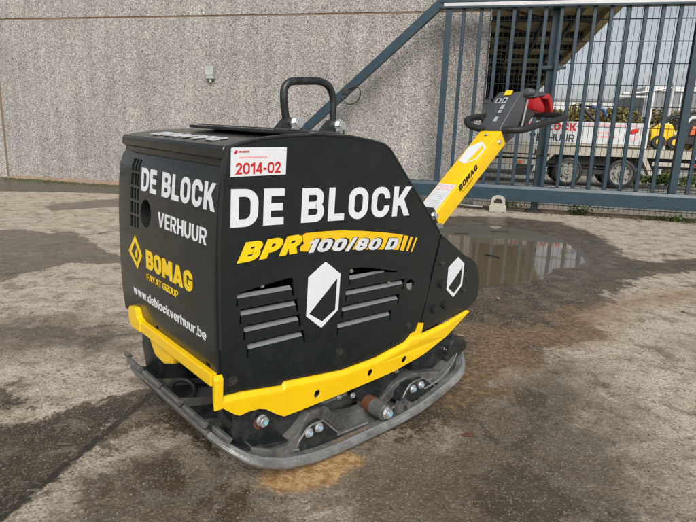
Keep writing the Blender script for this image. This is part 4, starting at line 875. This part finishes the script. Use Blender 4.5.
def water_mat():
    m, n, l, b = new_mat('puddle_water')
    b.inputs['Base Color'].default_value = (.62, .52, .36, 1); b.inputs['Transmission Weight'].default_value = .85; b.inputs['Roughness'].default_value = .04; b.inputs['IOR'].default_value = 1.333
    t = N(n, 'ShaderNodeTexNoise'); t.inputs['Scale'].default_value = 5; t.inputs['Detail'].default_value = 2; tc = N(n, 'ShaderNodeTexCoord'); l.new(tc.outputs['Object'], t.inputs['Vector'])
    u = N(n, 'ShaderNodeBump'); u.inputs['Strength'].default_value = .06; u.inputs['Distance'].default_value = .01; l.new(t.outputs['Fac'], u.inputs['Height']); l.new(u.outputs[0], b.inputs['Normal'])
    return m
WM = water_mat()
def grow(P, d):
    c = np.mean(P, 0); return [tuple(np.array(p) + (np.array(p) - c) / np.linalg.norm(np.array(p) - c) * d) for p in P]
def water(nm, P, z, d):
    P = grow(P, d); me = mesh(nm, [(x, y, z) for x, y in P], [tuple(range(len(P)))])
    bm = bmesh.new(); bm.from_mesh(me); bmesh.ops.triangulate(bm, faces=bm.faces); bmesh.ops.recalc_face_normals(bm, faces=bm.faces)
    if sum(f.normal.z for f in bm.faces) < 0: bmesh.ops.reverse_faces(bm, faces=bm.faces)
    bm.to_mesh(me); bm.free(); tag(link(nm, me, WM), kind='structure')
water('puddle_water', PG['WATER'], -.0055, .10)

# ============================================================ THE YARD (wall frame)
def wthing(name, base, label, cat, group=None):
    o = empty(name, WW(base), AW); tag(o, label, cat, group); return o, (lambda p: (p[0] - base[0], p[1] - base[1], p[2] - base[2]))
YW = 9.2
wall, T = wthing('building_wall', (-6, YW, 0), 'warehouse wall of grey exposed-aggregate concrete panels behind the compactor', 'building')
JX = -9.555
for x0, x1, z0, z1 in ((JX + .03, -.05, -.15, 3.052), (JX + .03, -.05, 3.082, 6.2), (-16, JX - .03, -.15, 3.052), (-16, JX - .03, 3.082, 6.2)):
    box('wall_panel', x0, x1, YW, YW + .18, z0, z1, 'pebble', wall, T, .008)
box('joint_filler', -16, -.06, YW + .012, YW + .10, 3.04, 3.095, 'filler', wall, T); box('joint_filler', JX - .04, JX + .04, YW + .010, YW + .09, -.1, 6.1, 'filler', wall, T)
box('side_wall', -.35, -.06, YW + .19, 33, -.15, 6.1, 'bggrey', wall, T)
box('roof_slab', -16, -.07, YW + .2, 33, 6.0, 6.15, 'bggrey', wall, T)
box('base_strip', -9.5, -.06, YW - .012, YW - .001, -.1, .05, 'kerb', wall, T)
wb, T = wthing('wall_box', (-4.85, YW, 1.9), 'small grey box with a cable gland mounted high on the concrete wall', 'junction box')
box('box_body', -4.925, -4.775, YW - .09, YW - .002, 2.00, 2.21, 'greybox', wb, T, .01); box('box_lid', -4.93, -4.77, YW - .10, YW - .088, 2.06, 2.215, 'greybox', wb, T, .006)
tub('cable_gland', [(-4.85, YW - .05, 2.0), (-4.85, YW - .05, 1.94)], .025, 'greybox', wb, T)
kb, T = wthing('concrete_kerb', (-6.9, 9.05, 0), 'low weathered brown kerb along the foot of the concrete wall', 'kerb')
for i in range(7): box('kerb_stone', -8.30 + i * 1.0, -7.31 + i * 1.0, 8.98, 9.185, -.05, .05 + random.uniform(-.005, .005), 'kerb', kb, T, .012)
kb, T = wthing('threshold_kerb', (1.5, 9.1, 0), 'worn concrete strip on the ground beneath the gate', 'kerb')
for i in range(8): box('kerb_stone', -1.2 + i * 1.0, -.21 + i * 1.0, 9.02, 9.24, -.05, .035 + random.uniform(-.004, .004), 'kerb', kb, T, .012)

# ---- canopy of the building beyond the gate
cn_, T = wthing('open_canopy', (1.3, 20, 0), 'open timber canopy roof seen from below behind the gate, dark beams and olive boards', 'canopy')
y = YW + .6; k = 0
while y < 33:
    d_ = 2.0
    box('roof_board', -.04, 2.62, y + .02, y + d_ - .55, 4.28, 4.31, 'canopy', cn_, T); box('roof_board', -.04, 2.62, y + d_ - .53, y + d_ + .01, 4.46, 4.49, 'cbeam', cn_, T)
    box('purlin', -.03, 2.60, y + d_ - .60, y + d_ - .50, 4.16, 4.50, 'cbeam', cn_, T)
    v, f = tube([T((.1, y + .1, 4.2)), T((1.3, y + d_ * .5, 4.12)), T((2.5, y + d_ - .2, 4.2))], .035, 6); link('brace', mesh('brace', v, f), 'cbeam', cn_)
    y += d_; k += 1
for x in (.55, 1.25, 1.95): box('rafter', x - .04, x + .04, YW + .6, 33, 4.08, 4.20, 'cbeam', cn_, T)
box('fascia', 2.50, 2.72, YW + .5, 33.1, 4.06, 4.62, 'canopy', cn_, T, .01)
box('end_wall', -.04, 2.1, 33.0, 33.2, 2.2, 4.6, 'cbeam', cn_, T)

# ---- sliding gate
GY_ = 8.8
g, T = wthing('sliding_gate', (-.66, GY_, 0), 'blue-grey steel sliding gate with vertical bars and a sloping tail in front of the wall', 'gate')
box('top_rail', -.80, 6.5, GY_ - .07, GY_ + .07, 3.012, 3.038, 'gate', g, T, .003); box('top_rail', -.80, 6.5, GY_ - .055, GY_ + .07, 3.0385, 3.092, 'gate', g, T)
box('top_rail', -.80, 6.5, GY_ - .07, GY_ + .07, 3.0925, 3.22, 'gate', g, T, .006)
box('rail_highlight', -.74, 6.5, GY_ - .068, GY_ - .0555, 3.040, 3.088, 'gatehi', g, T, .003)  # sky highlight along the rail, added as a pale strip
pb = [(-.075, .185), (-.075, .375), (-.045, .425), (.075, .425), (.075, .185)]
v, f = prism([(a, b) for a, b in pb], -3.85, 6.5, 0)
link('bottom_beam', bevel(fixn(mesh('bottom_beam', v, f, lambda p: T((p[0], p[1] + GY_, p[2])))), .006), 'gate', g)
box('post', -.705, -.615, GY_ - .045, GY_ + .045, .426, 3.011, 'gate', g, T, .006)
box('post', 2.735, 2.835, GY_ - .05, GY_ + .05, .426, 3.011, 'gate', g, T, .006)
bme = bevel(mesh('bar', *boxd(-.027, .027, -.02, .02, .4265, 3.0105)), .005, 1)
bme.materials.append(MT['gate'])
xs = [-.435, -.178] + [.075 + .2225 * i for i in range(12)] + [2.99 + .2225 * i for i in range(10)]
for x in xs:
    if abs(x - 2.785) < .12: continue
    o = bpy.data.objects.new('bar', bme); COL.objects.link(o); o.parent = g; o.location = T((x, GY_, 0))
# sloping tail brace
a = np.array([-.76, 3.12]); b = np.array([-3.80, .38]); dd = (b - a) / np.linalg.norm(b - a); nn = np.array([-dd[1], dd[0]]) * .068
pris('tail_brace', [tuple(a + nn + dd * -.0), tuple(a - nn), tuple(b - nn), tuple(b + nn)], GY_ - .052, GY_ + .052, 'gate', g, T, .008)
jc = a + dd * 1.98; 
box('brace_joint', jc[0] - .05, jc[0] + .05, GY_ - .075, GY_ + .05, jc[1] - .05, jc[1] + .045, 'tdark', g, T, .01)
tub('cable_loop', smoothpts([(jc[0] + .06, GY_ - .07, jc[1] + .03), (jc[0] + .20, GY_ - .08, jc[1] + .07), (jc[0] + .26, GY_ - .08, jc[1] - .03), (jc[0] + .20, GY_ - .08, jc[1] - .17), (jc[0] + .05, GY_ - .08, jc[1] - .20), (jc[0] - .07, GY_ - .07, jc[1] - .09)], 6), .010, 'tdark', g, T, 6)
# ---- guide post and the mesh fence behind
gp_, T = wthing('guide_post', (.90, 8.97, 0), 'tall blue-grey guide post with a small cross arm standing behind the gate bars', 'post')
box('post_shaft', .85, .95, 8.92, 9.02, 0, 3.20, 'gate', gp_, T, .006); box('cross_arm', .72, 1.12, 8.875, 8.918, 2.17, 2.215, 'gate', gp_, T, .004); box('post_collar', .82, .98, 8.885, 9.03, .90, .99, 'tdark', gp_, T, .004)
box('foot_plate', .78, 1.02, 8.88, 9.08, 0.0, .04, 'tdark', gp_, T, .003)
mf, T = wthing('mesh_fence', (2.9, 9.12, 0), 'fine welded wire mesh fence directly behind the gate bars', 'fence')
def wires(nm, lines, r):
    V, F = [], []
    for a, b in lines:
        v, f = tube([a, b], r, 4, caps=False); k = len(V); V += [T(p) for p in v]; F += [tuple(i + k for i in q) for q in f]
    tag(link(nm, mesh(nm, V, F), 'mesh', mf), kind='stuff')
wires('upright_wires', [((x, 9.12, .07), (x, 9.12, 3.15)) for x in np.arange(.02, 7.2, .0745)], .0032)
wires('cross_wires', [((-.04, 9.105, z), (7.2, 9.105, z)) for z in np.arange(.12, 3.2, .31)] + [((-.04, 9.135, z), (7.2, 9.135, z)) for z in np.arange(.12, 3.2, .31)], .0045)
for x in (3.42, 5.9): box('fence_post', x - .03, x + .03, 9.15, 9.21, 0, 3.2, 'gate', mf, T, .004)

# ---- cream guide unit and hose on the ground
cu_, T = wthing('cream_guide_unit', (.33, 8.75, 0), 'small cream housing with an arched top on the ground under the gate beam', 'guide unit')
box('unit_base', .20, .46, 8.66, 8.84, 0, .105, 'cream', cu_, T, .012)
ar = [(.22, .106)] + [(.33 + .105 * math.cos(t), .185 + .075 * math.sin(t)) for t in np.linspace(math.pi, 0, 12)] + [(.44, .106)]
link('unit_arch', poly_mesh('unit_arch', ar, [[(.265, .13), (.395, .13), (.395, .175), (.36, .205), (.30, .205), (.265, .175)]], 0, .10, lambda p: T((p[0], 8.70 + p[2], p[1]))), 'cream', cu_)
box('unit_roller', .275, .385, 8.73, 8.76, .10, .20, 'boltdark', cu_, T, .004)
hs_, T = wthing('white_hose', (0, 8.95, 0), 'thin pale hose bent down beside the cream unit under the gate', 'hose')
tub('hose_run', smoothpts([(-.42, 8.95, .185), (-.36, 8.94, .12), (-.25, 8.92, .06), (-.05, 8.92, .05), (.10, 8.92, .045)], 6), .016, 'gatehi', hs_, T, 8)

# ---- weeds and moss
def weeds(nm, cx_, cy_, w_, h_, n_, label):
    r = random.Random(int(cx_ * 100)); o, T = wthing(nm, (cx_, cy_, 0), label, 'weeds', 'weeds growing along the gate')
    V, F = [], []
    for i in range(n_):
        x = cx_ + r.gauss(0, w_); y = cy_ + r.gauss(0, .06); z = abs(r.gauss(0, h_ * .5)) + .01; a = r.uniform(0, 6.28); s = r.uniform(.018, .04); t = r.uniform(-.6, 1.2)
        u = np.array([math.cos(a), math.sin(a), t * .6]) * s; w2 = np.array([-math.sin(a), math.cos(a), .2]) * s * .45; p = np.array([x, y, z]); k = len(V)
        V += [T(p - u), T(p + w2), T(p + u), T(p - w2)]; F.append((k, k + 1, k + 2, k + 3))
    tag(link('leaves', mesh('leaves', V, F), 'leaf', o), kind='stuff')
    st_ = []
    for i in range(9):
        x = cx_ + r.gauss(0, w_ * .8); st_.append(tube([T((x, cy_, 0)), T((x + r.uniform(-.03, .03), cy_, h_ * r.uniform(.6, 1.3)))], [.004, .002], 5))
    v, f = merge(st_); link('stems', mesh('stems', v, f), 'leaf', o)
weeds('weed_clump', 1.62, 9.0, .11, .13, 260, 'leafy green weed clump under the gate beside the guide post')
weeds('weed_clump', 2.95, 8.95, .22, .07, 220, 'low yellow-green weeds under the right end of the gate')
weeds('weed_clump', .55, 9.35, .12, .22, 200, 'yellowish weeds behind the wire fence near the cream unit')
def scatter(nm, n_, fn, size, mat, label=None):
    r = random.Random(5); V, F = [], []
    for i in range(n_):
        p = np.array(fn(r)); s = size * r.uniform(.5, 1.4); a = r.uniform(0, 6.28); k = len(V)
        for q in range(5): V.append(tuple(p + s * np.array([math.cos(a + q * 1.257), math.sin(a + q * 1.257), 0]) * r.uniform(.7, 1.1) + np.array([0, 0, -.2 * s])))
        V.append(tuple(p + np.array([0, 0, s * r.uniform(.4, .9)])))
        F += [(k + q, k + (q + 1) % 5, k + 5) for q in range(5)]
    o = link(nm, mesh(nm, V, F), mat); tag(o, label, kind='stuff'); return o
scatter('moss', 2600, lambda r: WW((r.uniform(-12, -5.5) if r.random() < .8 else r.uniform(-5.5, 6), 8.93 - abs(r.gauss(0, .16)) if r.random() < .75 else 9.0, .0)), .022, 'moss', 'dark moss and grime growing along the foot of the wall')
def nearp(r):
    return (r.uniform(-1.3, 1.9), r.uniform(1.0, 4.2), .0005)
scatter('grit', 1800, nearp, .0028, 'grit', 'fine loose grit scattered over the yard')
# a twig and leaves in the puddle
for i, (x, y, z_, dx, dy) in enumerate(((1.30, 4.95, .004, .10, -.16), (1.72, 6.35, .004, .22, .03), (.95, 5.05, .003, .05, .04), (1.22, 6.1, .003, .18, .03))):
    tw = tub('twig', smoothpts([(x, y, z_ - .004), (x + dx * .45, y + dy * .5, z_ + .004), (x + dx, y + dy, z_)], 4), .006, 'tdark'); tag(tw, ('brown twig lying aslant in the middle of the puddle', 'short dark twig at the far edge of the puddle', 'tiny twig floating in the puddle near the compactor', 'thin straight twig near the far side of the puddle')[i], 'twig', 'twigs lying in the puddle')
for i, (x, y) in enumerate(((1.02, 3.44), (1.9, 5.3), (.62, 2.7), (.45, 1.70), (2.2, 3.3))):
    a = random.uniform(0, 6); V = [(x + .022 * math.cos(a + t) * k, y + .022 * math.sin(a + t) * k, .003 + .004 * (j % 2)) for j, (t, k) in enumerate(((0, 1.2), (.9, .7), (1.8, .5), (3.1, 1.1), (4.2, .6), (5.3, .7)))]
    me_ = mesh('leaf', V + [(p[0], p[1], p[2] - .0015) for p in V], [tuple(range(6)), (11, 10, 9, 8, 7, 6)]); tag(link('fallen_leaf', me_, 'rust' if i % 2 else 'kerb'), ('small dry leaf on the damp ground right of the compactor', 'brown leaf floating at the right of the puddle', 'tan leaf on the sandy ground behind the compactor', 'orange leaf near the bottom edge by the compactor', 'tan leaf far right on the dry ground')[i], 'leaf', 'fallen leaves on the yard')

# ---- flatbed trailer behind the gate (yard frame)
t_, T = wthing('flatbed_trailer', (3.0, 16.8, 0), 'white two-axle flatbed trailer with lettered side board behind the gate', 'trailer')
tb = lambda nm, x0, x1, y0, y1, z0, z1, m_, bv=.01, par=None: box(nm, x0, x1, y0, y1, z0, z1, m_, par or t_, T, bv)
board = tb('side_board', .55, 4.17, 16.0, 16.06, 1.18, 1.755, 'twhite')
tb('frame_beam', .0, 6.6, 16.02, 16.16, .86, 1.10, 'tbeige'); tb('board_rail', .0, 4.2, 15.985, 16.05, 1.12, 1.17, 'tbeige')
tb('deck', .0, 6.6, 16.17, 17.9, .95, 1.08, 'tdark'); tb('chassis_rail', .2, 6.4, 16.3, 16.45, .6, .94, 'tdark'); tb('chassis_rail', .2, 6.4, 17.3, 17.45, .55, .94, 'tdark')
tb('front_locker', .15, 1.75, 16.05, 16.2, .54, .70, 'tbeige'); tb('front_locker', .15, 1.6, 16.05, 16.2, .75, .83, 'tbeige')
pris('mudguard', [(1.60, .46), (1.66, .50), (1.98, .86), (1.86, .86)], 16.0, 16.3, 'tbeige', t_, T)
pris('mudguard', [(4.20, .86), (4.33, .86), (4.56, .42), (4.46, .40)], 16.0, 16.3, 'tbeige', t_, T)
tb('rear_rail', 4.5, 6.6, 16.02, 16.12, .66, .76, 'tbeige'); tb('reflector', 5.40, 5.55, 16.0, 16.02, .67, .75, 'redp', .004); tb('reflector', 1.03, 1.16, 16.02, 16.045, .58, .66, 'machine_or', .004)
tb('axle', 2.2, 4.0, 16.3, 17.7, .36, .48, 'tdark')
TL = lambda x0, z0: (lambda p: T((x0 + p[0], 15.999 - p[2], z0 + p[1])))
link('lettering', sign('DE BLOCK', 1.42, .215, TL(1.06, 1.505), t=.22, th=.004), 'red', board)
link('lettering', sign('VERHUUR', 1.18, .20, TL(1.27, 1.215), t=.15, th=.004), 'kblack', board)
for i, (x0, x1, z) in enumerate(((2.68, 4.0, 1.66), (2.95, 3.4, 1.47), (2.9, 3.5, 1.36))):
    link('print_line', poly_mesh('print_line', [(0, 0), (x1 - x0, 0), (x1 - x0, .04), (0, .04)], [], 0, .003, TL(x0, z)), 'pink', board)
link('print_mark', poly_mesh('print_mark', [(0, .04), (.10, .16), (.26, .18), (.24, .08), (.12, .02)], [], 0, .003, TL(3.78, 1.44)), 'red', board)
link('print_mark', poly_mesh('print_mark', [(0, 0), (.06, -.12), (.18, -.10), (.26, .03), (.22, .05), (.15, -.06), (.08, -.07), (.04, .02)], [], 0, .003, TL(3.80, 1.40)), 'pink', board)
def wheel(x, y):
    def lathe(prof_, mat, nm, par):
        V, F = [], []; m_ = len(prof_); S_ = 28
        for k in range(S_):
            t = 2 * math.pi * k / S_
            for r, d in prof_: V.append(T((x + r * math.cos(t), y + d, .41 + r * math.sin(t))))
        for k in range(S_):
            for j in range(m_ - 1): F.append((k * m_ + j, ((k + 1) % S_) * m_ + j, ((k + 1) % S_) * m_ + j + 1, k * m_ + j + 1))
        return link(nm, shade(fixn(mesh(nm, V, F))), mat, par)
    tyre = lathe([(.29, .02), (.32, .0), (.36, .005), (.385, .03), (.39, .1), (.385, .2), (.29, .22)], 'rubber', 'wheel', t_)
    lathe([(.02, .03), (.07, .02), (.09, .045), (.16, .05), (.17, .075), (.24, .075), (.255, .03), (.29, .005), (.30, .03)], 'rim', 'rim', tyre)
    for k in range(8):
        t = 2 * math.pi * k / 8; v, f = tube([T((x + .205 * math.cos(t), y + .074, .41 + .205 * math.sin(t))), T((x + .205 * math.cos(t), y + .068, .41 + .205 * math.sin(t)))], .028, 8); link('rim_hole', mesh('rim_hole', v, f), 'tdark', tyre)
for x in (2.40, 3.77): wheel(x, 16.04)
for x in (2.40, 3.77): wheel(x, 17.4)
# stake and cross bar at the board's end
tb('stake', 4.22, 4.29, 16.02, 16.09, 1.1, 2.55, 'twhite'); tb('stake_bar', 3.3, 4.3, 16.1, 16.14, 2.42, 2.47, 'twhite')
# compact loader standing on the trailer
m2, T = wthing('compact_loader', (5.3, 16.7, 1.08), 'black and yellow compact machine loaded on the rear of the trailer', 'loader')
pris('loader_body', [(4.45, 1.22), (4.40, 1.62), (4.62, 1.80), (4.9, 1.78), (5.05, 1.50), (5.05, 1.2)], 16.3, 17.1, 'yellow', m2, T, .03)
pris('engine_hood', [(4.95, 1.25), (5.0, 1.75), (5.3, 1.98), (5.8, 1.86), (5.9, 1.45), (5.85, 1.25)], 16.35, 17.05, 'tdark', m2, T, .03)
pris('side_cover', [(5.35, 1.50), (5.40, 1.72), (5.95, 1.78), (6.1, 1.52)], 16.30, 16.5, 'machine_or', m2, T, .02)
for x in (4.62, 5.0, 5.75):
    v, f = tube([T((x, 16.2, 1.30)), T((x, 16.38, 1.30))], .17, 18); w_ = link('loader_wheel', shade(fixn(mesh('loader_wheel', v, f))), 'rubber', m2)
    v, f = tube([T((x, 16.19, 1.30)), T((x, 16.21, 1.30))], .08, 14); link('wheel_hub', shade(fixn(mesh('wheel_hub', v, f))), 'yellow', w_)
for a in (((4.45, 16.4, 1.65), (4.9, 16.4, 2.0), (5.5, 16.4, 2.12)), ((4.6, 16.9, 1.65), (5.1, 16.9, 1.98), (5.9, 16.9, 2.05)), ((5.0, 16.32, 1.5), (5.35, 16.32, 1.95), (6.2, 16.32, 2.02))): tub('lift_arm', a, .045, 'tdark' if a[0][1] > 16.35 else 'twhite', m2, T, 8)

# ---- far background
bgd, T = wthing('white_shed', (1.2, 27, 0), 'long low white shed with a pale roof edge far behind the trailer', 'shed')
box('shed_wall', -2.0, 5.6, 27, 33, 0, 3.18, 'bgwhite', bgd, T); box('roof_edge', -2.0, 5.65, 26.95, 33, 3.182, 3.28, 'bggrey', bgd, T)
for i in range(9): box('wall_seam', -1.8 + i * .8, -1.77 + i * .8, 26.985, 26.998, .1, 3.1, 'bggrey', bgd, T)
bgd, T = wthing('grey_shed', (10.5, 34, 0), 'distant flat grey industrial hall right of the light pole', 'hall')
box('hall_wall', 8.6, 24, 34, 44, 0, 4.35, 'bggrey', bgd, T); box('roof_edge', 8.55, 24.1, 33.9, 44, 4.352, 4.6, 'bgwhite', bgd, T)
for i in range(10): box('wall_seam', 9 + i * 1.4, 9.05 + i * 1.4, 33.97, 33.998, .2, 4.3, 'bgwhite', bgd, T)
def foliage(nm, x0, x1, y0, y1, z0, z1, n_, s_, label, mat='hedge', seed=3):
    r = random.Random(seed); o, T = wthing(nm, ((x0 + x1) / 2, (y0 + y1) / 2, 0), label, 'hedge'); V, F = [], []
    clumps = [(r.uniform(x0, x1), r.uniform(y0, y1), (z1 * r.uniform(.70, .80) if r.random() < .5 else r.uniform(z0, z1) * .7), r.uniform(.3, .6) * min(1, z1)) for _ in range(int((x1 - x0) * 14))]
    for i in range(n_):
        c = clumps[r.randrange(len(clumps))]; a = [r.gauss(0, 1) for _ in range(3)]; l_ = math.sqrt(sum(q * q for q in a)); p = np.array(c[:3]) + np.array(a) / l_ * c[3] * r.uniform(.6, 1.05)
        if p[2] < .05: p[2] = r.uniform(.05, z1)
        s = s_ * r.uniform(.5, 1.4); u = np.array([r.gauss(0, 1), r.gauss(0, 1), r.gauss(0, 1)]); u = u / np.linalg.norm(u) * s; w2 = np.cross(u, [r.gauss(0, 1), r.gauss(0, 1), r.gauss(0, 1)]); w2 = w2 / (np.linalg.norm(w2) + 1e-6) * s * .5
        k = len(V); V += [T(p - u), T(p + w2), T(p + u), T(p - w2)]; F.append((k, k + 1, k + 2, k + 3))
    tag(link('foliage', mesh('foliage', V, F), mat, o), kind='stuff')
    st_ = [tube([T((x, (y0 + y1) / 2, 0)), T((x + r.uniform(-.2, .2), (y0 + y1) / 2, z1 * .8))], [.05, .02], 6) for x in np.arange(x0 + .3, x1, .9)]
    v, f = merge(st_); tag(link('stems', mesh('stems', v, f), 'tdark', o), kind='stuff')
foliage('bush_row', 2.2, 12.5, 22.6, 23.8, .8, 2.75, 60000, .085, 'long row of olive and yellowing bushes behind the trailer')
foliage('verge_bush', 4.6, 9.5, 18.6, 19.4, .05, .28, 5000, .05, 'low green verge growing under the tail of the trailer', 'leaf', 9)
lp, T = wthing('street_light', (6.6, 21, 0), 'slim grey lamp pole with a short horizontal arm behind the trailer', 'street lamp')
tub('pole', [(6.15, 21, 0), (6.15, 21, 3.35)], .06, 'gatehi', lp, T, 10); tub('arm', [(6.15, 21, 3.2), (5.4, 21, 3.05), (4.9, 21, 2.98)], .04, 'gatehi', lp, T, 8); box('lamp_head', 4.6, 4.95, 20.9, 21.1, 2.93, 3.0, 'gatehi', lp, T, .01)
ms, T = wthing('lattice_mast', (3.0, 30, 0), 'thin pale lattice mast rising faintly behind the white shed', 'mast')
for x in (2.85, 3.15): tub('mast_leg', [(x, 34, 0), (x + (3.0 - x) * .3, 34, 7.4)], .02, 'gatehi', ms, T, 5)
for i in range(24): tub('mast_brace', [(2.87 if i % 2 else 3.13, 34, i * .3), (3.13 if i % 2 else 2.87, 34, i * .3 + .3)], .012, 'gatehi', ms, T, 4)
cr_, T = wthing('loader_crane', (3.7, 19, 0), 'folded blue and red loader crane arm above the trailer board', 'crane')
tub('crane_column', [(3.5, 19, 0), (3.5, 19, 1.9)], .06, 'machine_or', cr_, T, 8); tub('crane_arm', [(3.5, 19, 1.9), (2.95, 19, 2.42), (3.35, 19, 2.36)], .05, 'tdark', cr_, T, 8); tub('crane_jib', [(3.30, 19, 2.38), (3.68, 19, 2.28), (3.78, 19, 2.08)], .055, 'blue', cr_, T, 8); box('crane_base', 3.25, 3.75, 18.8, 19.2, 1.72, 1.88, 'redp', cr_, T, .01)
bx, T = wthing('white_van', (.2, 22, 0), 'white closed van parked in the background left of the trailer', 'van')
pris('van_body', [(-1.2, .5), (-1.2, 2.55), (-1.0, 2.75), (1.3, 2.75), (1.62, 2.2), (2.15, 1.65), (2.3, .5)], 21.5, 23.3, 'bgwhite', bx, T, .06)
pris('van_window', [(1.1, 1.7), (1.1, 2.3), (1.36, 2.3), (1.8, 1.72)], 21.48, 21.499, 'tdark', bx, T)
for x in (-.5, 1.6):
    v, f = tube([T((x, 21.42, .36)), T((x, 21.62, .36))], .36, 20); link('wheel', shade(fixn(mesh('wheel', v, f))), 'rubber', bx)
